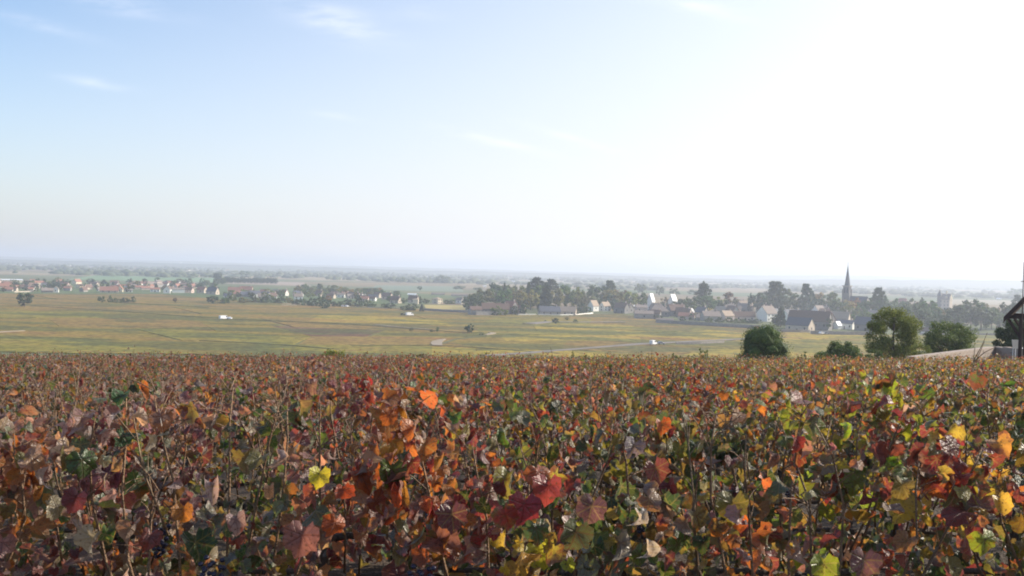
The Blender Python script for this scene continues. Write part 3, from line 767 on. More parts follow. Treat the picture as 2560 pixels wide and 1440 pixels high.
H_(388, 730, 22, 10, 7, 11, -6, 'white', 'terra', 'white house left of the white gable pair', win=(3, 0, 1), chim=0)
H_(28, 706, 50, 14, 6, 8, 6, 'cream', 'pale', 'very long pale factory roof at the far left', win=(0, 0, 1), chim=0, name='factory', cat='factory')
H_(65, 711, 12, 8, 5, 8, 0, 'white', 'pale', 'small pale block right of the factory roof', win=(0, 0, 1), chim=0)
H_(81, 704, 12, 7, 4, 6, 0, 'white', 'terra', 'pale house beyond the factory roof', win=(0, 0, 1), chim=0)
H_(12, 720, 28, 12, 5, 12, 0, 'cream', 'terra', 'terracotta roofed house at the left edge', win=(1, 0, 1), chim=0)
H_(452, 667, 3, 3, 9, 11, 20, 'white', 'pale', 'thin white water tower far out on the plain', win=(0, 0, 1), chim=0, name='water_tower', cat='tower')
H_(2497, 749, 12, 5, 2.5, 4, 0, 'white', 'pale', 'tiny white building far behind the castle', win=(0, 0, 1), chim=0)
H_(1030, 738, 22, 6, 2, 4, 0, 'white', 'pale', 'long white shed behind the dark gabled house', win=(0, 0, 1), chim=0, name='shed', cat='shed')
H_(1095, 737, 34, 8, 2, 5, -4, 'stone', 'taupe', 'long grey shed behind the cream cube house', win=(0, 0, 1), chim=0, name='shed', cat='shed')
H_(1150, 741, 44, 8, 3, 6, -4, 'stone', 'taupe', 'longest grey shed beside the park trees', win=(0, 0, 1), chim=0, name='shed', cat='shed')
rr_ = random.Random(5)
for i in range(64):
    px = rr_.uniform(-10, 500); base = rr_.uniform(709, 729) + (1 if px > 200 else 0)
    rf_ = rr_.choice(['terra', 'terra', 'terra', 'brown', 'brown', 'taupe', 'slate'])
    H_(px, base, rr_.uniform(12, 24), rr_.uniform(9, 13), rr_.uniform(4, 7), rr_.uniform(8, 13), rr_.uniform(-60, 60), rr_.choice(['white', 'cream', 'beige', 'beige', 'stone', 'pink']), rf_,
       'small house crowded with others in the far left town', 'small houses of the left town', win=(0, 0, 1), chim=rr_.choice([0, 1]))
for i in range(24):
    px = rr_.uniform(500, 1000); base = rr_.uniform(734, 745) + (px - 545) * .02
    H_(px, base, rr_.uniform(14, 24), rr_.uniform(10, 14), rr_.uniform(5, 8), rr_.uniform(10, 14), rr_.uniform(-50, 30), rr_.choice(['white', 'white', 'cream', 'beige', 'pink']), rr_.choice(['terra', 'brown', 'taupe', 'slate']),
       'small house scattered among garden trees left of centre', 'scattered houses left of centre', win=(2, 0, 1), chim=rr_.choice([0, 1]))
for i in range(26):
    px = rr_.uniform(1560, 2200); base = rr_.uniform(770, 792) + (px - 1560) * .012
    H_(px, base, rr_.uniform(20, 32), rr_.uniform(16, 22), rr_.uniform(9, 13), rr_.uniform(18, 25), rr_.uniform(-50, 50), rr_.choice(['beige', 'stone', 'pink', 'dull']), rr_.choice(['taupe', 'brown', 'brown', 'tan', 'slate']),
       'village house half hidden by roofs and trees below the church', 'half hidden village houses', win=(2, 1, 1), chim=1)
for i in range(26):
    px = rr_.uniform(-20, 1300); b0 = hor(px) + rr_.uniform(14, 46)
    if 120 < px < 560: b0 = hor(px) + rr_.uniform(10, 28)
    H_(px, b0, rr_.uniform(6, 12), rr_.uniform(3, 6), rr_.uniform(2, 3), rr_.uniform(3.5, 5), rr_.uniform(-60, 60), rr_.choice(['white', 'white', 'cream']), rr_.choice(['terra', 'taupe', 'pale']),
       'tiny pale farm far out on the hazy plain', 'tiny farms on the hazy plain', win=(0, 0, 1), chim=0)

# ------------------------------------------------------------------ walls
def wall(name, pts, hpx, mat, label, thick=.6, z=None, cap=True, cat='wall', zs=None):
    P = [at(*q) for q in pts]
    root = empty(name, P[0]); tag(root, label, cat)
    mb = MB(); mc = MB()
    for i in range(len(P) - 1):
        a, b = P[i] - P[0], P[i + 1] - P[0]; t = (b - a).normalized(); n = Vector((-t.y, t.x, 0)) * thick * .5
        h = hpx * P[i].y / F
        for m_, z0, z1, k in ((mb, -.3, h, 1), (mc, h, h + .18, 1.25)):
            q = [a - n * k, b - n * k, b + n * k, a + n * k]
            m_.add([(c.x, c.y, z0) for c in q] + [(c.x, c.y, z1) for c in q], [(0, 3, 2, 1), (4, 5, 6, 7), (0, 1, 5, 4), (1, 2, 6, 5), (2, 3, 7, 6), (3, 0, 4, 7)])
    link('masonry', mb.mesh('masonry', mat), root)
    if cap: link('coping', mc.mesh('coping', mat), root)
    return root
wall('village_wall', [(1640, 808), (1745, 814), (1900, 823)], 9, MAT_WALL, 'long grey wall below the village houses, left of the round bush')
wall('village_wall', [(2026, 836), (2110, 838), (2178, 839)], 9, MAT_WALL, 'dark wall in front of the white bungalow')
wall('garden_wall', [(1935, 830), (2000, 832), (2024, 832)], 7, MAT_CAP, 'low pale wall under the stone barn')
wall('garden_wall', [(1296, 788), (1340, 788)], 2.6, W['white'], 'left piece of bright low wall before the long farm')
wall('garden_wall', [(1346, 788), (1400, 789), (1444, 788), (1482, 784)], 2.6, W['white'], 'bright low wall running right past the long farm')
wall('field_wall', [(1060, 777), (1110, 780), (1170, 783)], 6, MAT_WALL, 'grey wall behind the two parked grey cars left of the park')
wall('park_wall', [(1170, 785), (1190, 789), (1262, 789)], 10, W['stone'], 'grey violet wall of the park corner')
wall('field_wall', [(920, 770), (1000, 773), (1024, 774)], 2, W['beige'], 'thin pale wall in front of the dark roofed houses')
wall('field_wall', [(704, 764), (742, 764)], 2, W['beige'], 'thin pale wall at the edge of the bushes')
wall('field_wall', [(35, 731), (84, 730)], 2.5, W['beige'], 'thin pale wall below the left town')
wall('field_wall', [(2300, 838), (2400, 838), (2500, 839)], 5, MAT_WALL, 'dark wall seen behind the right leafy tree')
wall('field_wall', [(1690, 862), (1750, 861), (1810, 858)], 5, MAT_WALL, 'dark wall beside the grey road right of the white car')

# ------------------------------------------------------------------ vehicles
WH = MB().tube([(0, -.1, 0), (0, .1, 0)], [.33, .33], 12).mesh('wheel', MAT_RUB)
def vehicle(name, px, base, L_, kind, paint, label, yaw=0, cat='car', z=PLAIN):
    p = at(px, base, z); root = empty(name, p, R(yaw)); tag(root, label, cat)
    if kind == 'van':
        h, w = 2.3, .95
        prof = [(-L_ / 2, .35), (L_ / 2, .35), (L_ / 2, 1.05), (L_ / 2 - .8, 1.25), (L_ / 2 - 1.5, h), (-L_ / 2, h)]
        win_ = [(L_ / 2 - .95, 1.35), (L_ / 2 - 1.55, h - .2), (L_ / 2 - 2.3, h - .2), (L_ / 2 - 2.3, 1.35)]
    else:
        h, w = 1.5, .85
        prof = [(-L_ / 2, .3), (L_ / 2, .3), (L_ / 2, .75), (L_ * .22, .9), (L_ * .08, h), (-L_ * .32, h), (-L_ * .46, .95), (-L_ / 2, .85)]
        win_ = [(L_ * .18, .95), (L_ * .06, h - .1), (-L_ * .3, h - .1), (-L_ * .4, .97)]
    def ext(pr, w0, w1):
        n = len(pr); return [(a, w0, b) for a, b in pr] + [(a, w1, b) for a, b in pr], [tuple(range(n)), tuple(range(2 * n - 1, n - 1, -1))] + [(i, i + n, (i + 1) % n + n, (i + 1) % n) for i in range(n)]
    mb = MB().add(*ext(prof, -w, w)); bo = link('body', mb.mesh('body', paint), root)
    md = bo.modifiers.new('b', 'BEVEL'); md.width = .06; md.segments = 2
    for sg in (-1, 1):
        link('side_window', MB().add(*ext(win_, sg * (w + .01) - .01, sg * (w + .01) + .01)).mesh('side_window', MAT_WIN), root)
    for sx in (-.32, .32):
        for sy in (-1, 1): link('wheel', WH, root, (L_ * sx, sy * (w - .08), .33))
    return root
vt = PLAIN + .6
vehicle('van', 560, 798, 6.2, 'van', MAT_WHITE, 'white van with grey rear parked among the vines, left part of the plain', 48, 'van', vt)
vehicle('parked_car', 576, 798, 3.6, 'car', MAT_WHITE, 'small white car right behind the white van with grey rear', 90, 'car', vt)
vehicle('truck', 1024, 789, 6.2, 'van', MAT_WHITE, 'white truck at the middle of the plain beside a dark tractor', 40, 'truck', vt)
vehicle('tractor', 1007, 788, 3.6, 'car', MAT_DARKP, 'dark tractor left of the white truck', 0, 'tractor', vt)
vehicle('trailer', 1015, 788, 2.8, 'car', MAT_GREYP, 'grey trailer between dark tractor and white truck', 0, 'trailer', vt)
vehicle('van', 1633, 862, 4.2, 'van', MAT_WHITE, 'white car standing on the grey road in the vines', 50, 'car', RZ + .02)
vehicle('parked_car', 1653, 861, 3.6, 'car', MAT_GREYP, 'pinkish grey car just right of the white car on the road', 5, 'car', RZ + .02)
vehicle('parked_car', 2054, 835, 4.4, 'car', MAT_WHITE, 'white car parked before the dark wall of the bungalow', 35, 'car', vt)
vehicle('parked_car', 2066, 835, 3.4, 'car', MAT_GREYP, 'grey car parked right of the white one at the dark wall', 0, 'car', vt)
vehicle('parked_car', 1892, 821, 3.8, 'car', MAT_RED, 'orange car at the long grey village wall', 0, 'car', vt)
vehicle('parked_car', 1916, 823, 4.2, 'car', MAT_WHITE, 'white car right of the orange car at the village wall', 35, 'car', vt)
vehicle('parked_car', 858, 767, 3.6, 'car', MAT_WHITE, 'left one of two white cars by the bushes', 20, 'car', vt)
vehicle('parked_car', 868, 767, 3.6, 'car', MAT_WHITE, 'right one of two white cars by the bushes', 60, 'car', vt)
vehicle('parked_car', 1101, 777, 4.0, 'car', MAT_GREYP, 'left one of two grey cars at the grey wall', 0, 'car', vt)
vehicle('parked_car', 1128, 778, 4.0, 'car', MAT_GREYP, 'right one of two grey cars at the grey wall', 0, 'car', vt)

# ------------------------------------------------------------------ trees of the plain and the village
T_ = tree
V1 = PLAIN
T_('tree', 61, 767, 36, 33, 'round', 'dark', 'big lone dark tree at the far left in the vines')
T_('tree', 253, 757, 17, 17, 'round', 'green', 'small round tree left of the dark hedge in the vines')
for x, h, w in ((275, 20, 12), (288, 13, 16), (300, 11, 16), (312, 14, 16), (322, 11, 12), (334, 18, 10)):
    T_('hedge_tree', x, 757, h, w, 'bush', random.choice(['dark', 'green']), 'dark clump in the hedge standing alone in the left vines', 'shrub', 'hedge clumps in the left vines')
T_('bare_tree', 438, 757, 13, 10, 'round', 'brown', 'thin brownish tree under the white warehouse')
T_('tree', 531, 760, 21, 25, 'round', 'dark', 'round dark tree left of the long bush line')
for x, b, h, w, t in ((556, 759, 16, 22, 'green'), (569, 758, 26, 17, 'green'), (583, 753, 20, 14, 'mid'), (605, 757, 15, 22, 'olive'), (622, 756, 10, 20, 'brown'), (640, 756, 12, 24, 'olive'), (662, 757, 17, 22, 'dark'), (684, 757, 15, 18, 'green'), (700, 758, 16, 20, 'dark'), (720, 757, 18, 20, 'olive'), (742, 761, 14, 24, 'dark'), (760, 763, 18, 24, 'green'), (782, 765, 22, 22, 'dark'), (798, 766, 26, 22, 'green'), (812, 771, 26, 28, 'dark'), (808, 745, 20, 20, 'mid'), (835, 766, 14, 18, 'dark'), (848, 766, 14, 18, 'green'), (866, 766, 20, 24, 'dark'), (880, 766, 14, 20, 'olive'), (897, 767, 26, 18, 'dark'), (918, 766, 18, 22, 'mid'), (930, 767, 12, 20, 'green')):
    T_('bush', x, b, h, w, 'bush', t, 'leafy bush in the long line between the vines and the houses', 'bush', 'bushes along the edge of the vines')
T_('tree', 821, 759, 20, 14, 'round', 'rust', 'orange autumn tree in the middle of the bush line')
T_('tree', 1174, 834, 25, 20, 'round', 'dark', 'round lone tree right of centre in the vines')
T_('bush', 1028, 828, 9, 8, 'bush', 'dark', 'small dark bush where the straight pale track ends', 'bush')
T_('bush', 1080, 831, 8, 11, 'bush', 'dark', 'low dark bush left of the pair in the vines', 'bush')
T_('bush', 1093, 830, 12, 7, 'tall', 'green', 'small upright bush left of the round lone tree', 'bush')
T_('bush', 1203, 839, 8, 11, 'bush', 'dark', 'low dark bush at the bend of the winding track', 'bush')
T_('conifer', 1054, 779, 17, 11, 'conifer', 'blue', 'small dark conifer between cream house and white truck')
T_('bush', 1028, 777, 20, 26, 'bush', 'dark', 'dense dark bush in front of the small cream block', 'bush')
T_('bush', 1010, 776, 12, 20, 'bush', 'green', 'low green bush left of the dense dark bush', 'bush')
T_('bush', 976, 772, 16, 22, 'bush', 'dark', 'dark bush under the lit beige gable', 'bush')
T_('bush', 960, 771, 14, 16, 'bush', 'green', 'green bush left below the beige gabled house', 'bush')
T_('tree', 1389, 811, 16, 16, 'round', 'dark', 'dark tree on the grey lane below the long farm')
T_('tree', 1417, 801, 9, 9, 'round', 'olive', 'small olive tree above the lane')
T_('tree', 1438, 807, 9, 11, 'bush', 'green', 'small dark green bush right along the lane')
T_('bush', 1362, 805, 5, 7, 'bush', 'dark', 'very small bush left of the lane tree', 'bush')
for x, h, w, k in ((1010, 15, 14, 'round'), (1118, 12, 14, 'bush'), (1130, 12, 16, 'bush'), (1063, 14, 18, 'round'), (1050, 18, 8, 'conifer')):
    T_('garden_tree', x, 760, h, w, k, random.choice(['dark', 'green']), 'garden tree around the cream cube house', 'tree', 'garden trees near the cream cube house')

# park left of the farm
PG = 'park trees behind the long farm'
for x, b, h, w, k, t in [(1172, 776, 34, 34, 'round', 'dark'), (1192, 775, 44, 44, 'broad', 'green'), (1212, 772, 50, 46, 'round', 'olive'), (1238, 770, 50, 46, 'broad', 'green'), (1262, 774, 50, 44, 'round', 'mid'),
                         (1285, 772, 50, 44, 'round', 'brown'), (1306, 778, 48, 44, 'round', 'olive'), (1326, 776, 52, 42, 'round', 'gold'), (1300, 768, 56, 50, 'broad', 'mid'), (1344, 772, 56, 40, 'tall', 'green'),
                         (1392, 776, 54, 40, 'round', 'olive'), (1412, 772, 58, 44, 'round', 'mid'), (1436, 773, 56, 44, 'round', 'lime'), (1455, 776, 40, 34, 'round', 'brown'), (1470, 772, 46, 44, 'round', 'green'),
                         (1494, 768, 56, 50, 'round', 'dark'), (1530, 772, 50, 48, 'broad', 'olive'), (1552, 768, 44, 40, 'round', 'brown'), (1570, 772, 44, 40, 'round', 'lime'), (1596, 770, 40, 40, 'round', 'green'),
                         (1240, 760, 52, 50, 'broad', 'dark'), (1275, 758, 46, 40, 'round', 'green'), (1205, 763, 40, 40, 'round', 'mid'), (1180, 768, 34, 30, 'round', 'olive'), (1500, 776, 30, 24, 'round', 'dark'),
                         (1540, 778, 26, 20, 'tall', 'dark'), (1526, 776, 38, 20, 'tall', 'blue'), (1610, 776, 30, 26, 'round', 'mid'), (1455, 782, 26, 22, 'bush', 'dark'), (1444, 784, 22, 18, 'bush', 'dark'), (1468, 783, 18, 20, 'bush', 'green')]:
    T_('park_tree', x, b, h, w, k, t, 'leafy park tree massed behind the long farm', 'tree', PG)
T_('cedar', 1341, 766, 66, 38, 'cedar', 'blue', 'tall flat topped cedar, left of two above the park')
T_('cedar', 1376, 764, 60, 38, 'cedar', 'dark', 'loose flat topped cedar, right of two above the park')
T_('conifer', 1364, 780, 66, 38, 'conifer', 'blue', 'dark pointed spruce in the middle of the park')
T_('conifer', 1320, 772, 60, 22, 'conifer', 'dark', 'narrow dark conifer left of the park cedars')
T_('conifer', 1260, 762, 50, 16, 'conifer', 'dark', 'dark conifer tip rising over the left park trees')
T_('cedar', 1524, 762, 56, 32, 'cedar', 'dark', 'small rounded cedar above the right end of the park')
T_('tree', 1248, 789, 26, 34, 'bush', 'lime', 'pale green bushy tree before the maroon roofed farm')
T_('bush', 1236, 789, 14, 16, 'bush', 'dark', 'dark bush under the pale green bushy tree', 'bush')
T_('tree', 1286, 787, 22, 14, 'tall', 'dark', 'dark shrub against the narrow dark house')
T_('tree', 1310, 787, 26, 16, 'tall', 'green', 'green tree at the pinkish cottage')

# village trees
VG = 'trees between the village houses'
for x, b, h, w, k, t in [(1700, 782, 34, 34, 'round', 'dark'), (1718, 786, 36, 40, 'round', 'green'), (1740, 784, 44, 44, 'round', 'dark'), (1768, 784, 44, 40, 'round', 'green'), (1794, 782, 40, 34, 'round', 'lime'), (1806, 784, 36, 30, 'round', 'dark'),
                         (1826, 776, 44, 30, 'tall', 'brown'), (1840, 778, 30, 24, 'round', 'olive'), (1876, 778, 34, 24, 'round', 'olive'), (1898, 782, 52, 40, 'round', 'dark'), (1920, 776, 44, 40, 'round', 'olive'),
                         (1938, 780, 52, 44, 'broad', 'dark'), (1966, 780, 56, 44, 'round', 'mid'), (1990, 782, 48, 36, 'round', 'green'), (2026, 782, 44, 34, 'round', 'dark'), (2044, 778, 46, 36, 'round', 'gold'), (2066, 782, 44, 40, 'round', 'green'),
                         (2086, 784, 52, 36, 'tall', 'mid'), (2092, 790, 40, 40, 'round', 'green'), (2120, 790, 40, 34, 'round', 'gold'), (2136, 788, 44, 34, 'round', 'rust'), (2124, 800, 36, 36, 'round', 'olive'), (2150, 800, 36, 30, 'round', 'green'),
                         (2172, 796, 52, 44, 'round', 'dark'), (2196, 796, 52, 44, 'broad', 'dark'), (2220, 792, 50, 42, 'round', 'green'), (2244, 796, 50, 40, 'round', 'mid'), (2262, 796, 42, 36, 'round', 'green'), (2160, 806, 30, 26, 'round', 'green'),
                         (1732, 800, 18, 20, 'bush', 'green'), (1772, 808, 18, 18, 'bush', 'green'), (1706, 803, 14, 14, 'bush', 'dark'), (1648, 799, 12, 16, 'bush', 'dark'), (1826, 806, 14, 24, 'bush', 'green'), (1846, 808, 12, 26, 'bush', 'green'), (1868, 808, 12, 28, 'bush', 'dark'), (1890, 809, 12, 30, 'bush', 'dark'), (1800, 806, 14, 20, 'bush', 'dark'),
                         (1940, 812, 24, 20, 'tall', 'dark'), (2068, 826, 30, 18, 'tall', 'dark'), (2128, 808, 30, 28, 'bush', 'green'), (2140, 822, 26, 20, 'tall', 'green'), (1620, 770, 28, 30, 'round', 'brown'), (1655, 776, 20, 20, 'round', 'dark'), (1666, 772, 30, 26, 'round', 'brown'), (1575, 778, 16, 16, 'bush', 'lime')]:
    T_('village_tree', x, b, h, w, k, t, 'leafy tree among the village houses', 'tree', VG)
T_('cedar', 1758, 776, 62, 40, 'cedar', 'dark', 'dark pointed cedar standing over the left part of the village')
T_('conifer', 1757, 776, 66, 22, 'conifer', 'dark', 'sharp conifer tip in the cedar left of the church')
T_('cedar', 1938, 782, 72, 54, 'cedar', 'dark', 'large flat layered cedar above the tall white house')
T_('cedar', 2014, 786, 70, 36, 'cedar', 'blue', 'dense dark cedar between the flat cedar and the church')
T_('cedar', 2195, 796, 70, 34, 'cedar', 'dark', 'dark cedar with a knobbly tip right of the church')
T_('conifer', 1951, 817, 46, 30, 'conifer', 'blue', 'dark spruce in front of the pale stone barn, left corner')
T_('tree', 1764, 788, 20, 26, 'round', 'gold', 'yellow tree above the weathered roof')
T_('tree', 2174, 808, 28, 26, 'round', 'lime', 'round bright green tree left behind the leafy tree')
T_('cedar', 2542, 790, 48, 28, 'cedar', 'dark', 'thin flat topped cedar at the right edge behind the hut')
RG = 'dark woodland trees right of the village'
for x, b, h, w, k, t in [(2270, 818, 56, 50, 'round', 'dark'), (2294, 824, 64, 54, 'broad', 'dark'), (2320, 818, 64, 56, 'round', 'green'), (2346, 812, 44, 44, 'round', 'olive'), (2372, 812, 42, 40, 'round', 'dark'), (2396, 822, 58, 50, 'round', 'dark'),
                         (2426, 826, 70, 60, 'broad', 'blue'), (2452, 826, 68, 60, 'round', 'dark'), (2478, 824, 54, 50, 'round', 'green'), (2500, 822, 52, 44, 'round', 'brown'), (2520, 824, 66, 50, 'round', 'dark'), (2548, 824, 62, 50, 'round', 'dark'),
                         (2282, 800, 54, 44, 'round', 'green'), (2310, 800, 56, 50, 'broad', 'dark'), (2338, 800, 32, 34, 'round', 'green'), (2430, 812, 66, 56, 'broad', 'dark'), (2456, 800, 42, 44, 'round', 'olive'), (2408, 800, 40, 40, 'round', 'brown'), (2580, 824, 60, 60, 'broad', 'dark'), (2230, 812, 40, 36, 'round', 'dark'), (2388, 832, 44, 44, 'round', 'dark'), (2360, 830, 44, 44, 'round', 'dark'), (2330, 832, 36, 30, 'round', 'blue'), (2300, 826, 40, 40, 'round', 'dark')]:
    T_('woodland_tree', x, b, h, w, k, t, 'dark broadleaf tree in the wood right of the village', 'tree', RG)

# left town trees
for i in range(90):
    px = rr_.uniform(-20, 560); b = rr_.uniform(708, 732)
    T_('town_tree', px, b, rr_.uniform(9, 18), rr_.uniform(8, 16), rr_.choice(['round', 'round', 'bush', 'tall', 'conifer']), rr_.choice(['dark', 'dark', 'green', 'mid', 'blue', 'olive']), 'small dark tree between roofs of the far left town', 'tree', 'trees of the left town', parts=False)
for i in range(34):
    px = rr_.uniform(545, 1000); b = rr_.uniform(736, 750) + (px - 545) * .01
    T_('garden_tree', px, b, rr_.uniform(9, 18), rr_.uniform(10, 18), rr_.choice(['round', 'bush', 'tall']), rr_.choice(['dark', 'green', 'olive', 'mid', 'lime']), 'garden tree between the scattered houses left of centre', 'tree', 'garden trees left of centre', parts=False)
for i in range(50):
    px = 740 + i * 4.3 + rr_.uniform(-3, 3); b = 733 + rr_.uniform(-6, 3) + (px - 740) * .02
    T_('row_tree', px, b, rr_.uniform(8, 22) * (1 if px < 880 else .8), rr_.uniform(10, 16), rr_.choice(['tall', 'poplar', 'round', 'tall']), rr_.choice(['green', 'mid', 'lime', 'lime', 'olive', 'gold']), 'slim yellowing tree in the row behind the left houses', 'tree', 'tree row behind the left houses', parts=False)
for i in range(40):
    px = 538 + i * 3.9; b = 708 + (px - 538) * .016
    T_('dark_wood_tree', px, b, rr_.uniform(13, 17) if i > 3 else 26, 9, 'round', 'blue', 'tree of the straight dark wood on the plain', 'tree', 'straight dark wood on the plain', parts=False)
for x, b, h, w in ((608, 694, 18, 24), (1105, 710, 22, 34), (1000, 708, 16, 26), (545, 700, 20, 16), (1148, 726, 12, 28), (1195, 728, 10, 22), (1050, 728, 14, 12), (1330, 716, 20, 16), (1600, 738, 30, 26), (1650, 742, 28, 20), (1685, 744, 24, 24), (1740, 740, 16, 40), (1410, 722, 14, 40), (2540, 742, 22, 36)):
    T_('field_tree', x, b, h, w, 'broad', 'green', 'hazy broad tree standing out on the far plain', 'tree', 'hazy trees of the far plain', parts=False)

# distant woods as one mass
def far_woods():
    ico = np.array([(0, 0, 1), (.9, 0, .3), (.28, .85, .3), (-.73, .53, .3), (-.73, -.53, .3), (.28, -.85, .3), (.73, .53, -.4), (-.28, .85, -.4), (-.9, 0, -.4), (-.28, -.85, -.4), (.73, -.53, -.4), (0, 0, -1)])
    fc = np.array([(0, 1, 2), (0, 2, 3), (0, 3, 4), (0, 4, 5), (0, 5, 1), (1, 6, 2), (2, 6, 7), (2, 7, 3), (3, 7, 8), (3, 8, 4), (4, 8, 9), (4, 9, 5), (5, 9, 10), (5, 10, 1), (1, 10, 6)])
    Vs = []; Fs = []; o = 0
    r2 = random.Random(3)
    strips = []
    for i in range(190):
        px = r2.uniform(-300, 2860); dy = r2.choice([r2.uniform(9, 20), r2.uniform(14, 34), r2.uniform(26, 52)])
        if px > 1700: dy = min(dy, 46)
        strips.append((px, hor(px) + dy, r2.uniform(60, 420)))
    for px, py, Lw in strips:
        c = at(px, py)
        if c.y < 2100: continue
        s = c.y / F; n = int(Lw * s / 11) + 4; n = min(n, 110)
        for k in range(n):
            x = c.x + r2.uniform(-.5, .5) * Lw * s; y = c.y + r2.gauss(0, .025 * c.y)
            h = r2.uniform(6, 11) * (1.35 if r2.random() < .1 else 1); w = r2.uniform(7, 16)
            v = ico * np.array([w, w, h * .62]) * rng.uniform(.75, 1.25, (12, 1)) + np.array([x, y, PLAIN + h * .45])
            Vs.append(v); Fs.append(fc + o); o += 12
    m_ = surf('far_foliage', (.035, .06, .03), (.10, .105, .05), .02, bump=0)
    me = np_mesh('distant_woodland', np.concatenate(Vs), np.concatenate(Fs), 3, m_, smooth=False)
    tag(link('distant_woodland', me), 'hazy belts of woods across the far plain', kind='stuff')
far_woods()

# ------------------------------------------------------------------ slope beyond the vines: near trees
def hero_crown(C, Rd, per, size, colr_, name, parent, sq=.85, kc=.5):
    Vq, Fq_ = leaf_cloud(C, Rd, per, size, sq)
    fs = [tuple(f) for f in Fq_.tolist()]; vs = Vq
    if kc:
        cv, cf_ = core(list(zip(C, Rd)), kc); vs = np.concatenate([Vq, cv]); fs += [tuple(f) for f in (cf_ + len(Vq)).tolist()]
    me = bpy.data.meshes.new(name); me.from_pydata(vs.tolist(), [], fs); me.materials.append(MAT_TREE)
    o = link(name, me, parent); o.color = (*colr_, 1); return o
def hero(name, px, Y, toppx, wpx, shape, tint, label, cat='tree', per=120, size=.1, n=46, seed=1, kc=.5, low=.15, trunk=True):
    p = atY(px, 700, Y); p.z = ground(p.x, p.y); s = Y / F
    zt = atY(px, toppx, Y).z; H = zt - p.z; w = wpx * s / 2
    root = empty(name, p); tag(root, label, cat); r2 = random.Random(seed)
    C = []; Rd = []
    for i in range(n):
        a = r2.random() * 6.283; z = r2.uniform(-1, 1); q = math.sqrt(1 - z * z); k = r2.uniform(.35, 1) ** .5
        if shape == 'dome':
            zz = (z + 1) / 2; prof = math.sqrt(max(0, 1 - max(0, (zz - .45) / .55) ** 2.2)); rr = .34 * w
            C.append((math.cos(a) * (w - rr) * prof * k, math.sin(a) * (w - rr) * prof * k, H * (.06 + .90 * zz) - rr * .6)); Rd.append(rr * r2.uniform(.9, 1.3))
        elif shape == 'open':
            rr = r2.uniform(.16, .3) * w; C.append((q * math.cos(a) * (w - rr) * k, q * math.sin(a) * (w - rr) * k, H * (low + (1 - low) / 2) + z * k * (H * (1 - low) / 2 - rr))); Rd.append(rr)
    hero_crown(C, Rd, per, size, GREEN[tint], 'crown', root, kc=kc * .8)
    if trunk:
        mb = MB(); mb.tube([(0, 0, -.3), (.1, 0, H * .25), (-.08, .1, H * .5), (.05, 0, H * .8)], [.05 * w + .05, .045 * w + .04, .03 * w + .02, .02], 8)
        for k in range(9):
            c = C[(k * 5) % len(C)]; z0 = H * r2.uniform(.2, .5); mb.tube([(0, 0, z0), (c[0] * .5, c[1] * .5, (z0 + c[2]) / 2 + .1), c], [.02 * w + .02, .014 * w + .01, .01], 5)
        link('trunk', mb.mesh('trunk', MAT_BARK, True), root)
    return root
hero('round_bush', 1913, 92, 808, 150, 'dome', 'green', 'large dense rounded bush standing alone behind the vines', 'bush', per=420, size=.06, n=80, seed=3, kc=.8)
hero('leafy_tree', 2240, 100, 752, 156, 'open', 'lime', 'tall loose yellow green tree right behind the vines', per=330, size=.08, n=84, seed=8, kc=.25, low=.04)
hero('leafy_tree', 2382, 108, 784, 156, 'open', 'mid', 'dark broad leafy tree behind the stone wall', per=330, size=.085, n=60, seed=12, kc=.35, low=.12)
hero('bush', 2306, 96, 848, 80, 'open', 'lime', 'low yellowish bush between the two leafy trees', 'bush', per=160, size=.06, n=26, seed=15, kc=0, low=.1, trunk=False)
hero('bush', 2110, 88, 846, 132, 'open', 'green', 'low dark bush left of the tall loose tree', 'bush', per=300, size=.06, n=90, seed=21, kc=.55, low=.0, trunk=False)
hero('bush', 2066, 86, 868, 74, 'open', 'green', 'low spreading bush touching the vines, left of the low dark bush', 'bush', per=160, size=.05, n=20, seed=22, kc=.4, low=.0, trunk=False)
hero('bush', 2545, 96, 778, 130, 'open', 'dark', 'massive dark bush at the right edge behind the wall', 'bush', per=420, size=.08, n=56, seed=31, kc=.7, low=.0, trunk=False)
hero('bush', 2190, 92, 862, 70, 'open', 'green', 'dark undergrowth at the foot of the tall loose tree', 'bush', per=200, size=.05, n=26, seed=33, kc=.4, low=.0, trunk=False)
hero('bush', 838, 78, 864, 84, 'open', 'lime', 'pale green shrub just over the vine tops, left of centre', 'bush', per=160, size=.05, n=24, seed=41, kc=.0, low=.1, trunk=False)
hero('bush', 1060, 78, 878, 50, 'open', 'olive', 'faint shrub top over the vines near the centre', 'bush', per=120, size=.045, n=16, seed=42, kc=.0, low=.1, trunk=False)
def weed(px, Y, top, n, label, spread=.5, group=None):
    p = atY(px, 700, Y); p.z = ground(p.x, p.y); H = atY(px, top, Y).z - p.z
    root = empty('tall_weed', p); tag(root, label, 'weed', group)
    mb = MB(); C = []; Rd = []
    for i in range(n):
        a = random.random() * 6.28; q = random.random() ** .5 * spread; h = H * random.uniform(.72, 1); x, y = math.cos(a) * q, math.sin(a) * q
        mb.tube([(x * .5, y * .5, 0), (x * .8, y * .8, h * .5), (x, y, h)], [.012, .01, .004], 4)
        for k in range(6): t = random.uniform(.55, .98); C.append((x * (.5 + .5 * t) + random.uniform(-.06, .06), y * (.5 + .5 * t), h * t)); Rd.append(.10 * (1.15 - t) + .05)
    link('stem', mb.mesh('stem', MAT_BARK), root)
    hero_crown(C, Rd, 14, .035, GREEN['green'], 'foliage', root, kc=0)
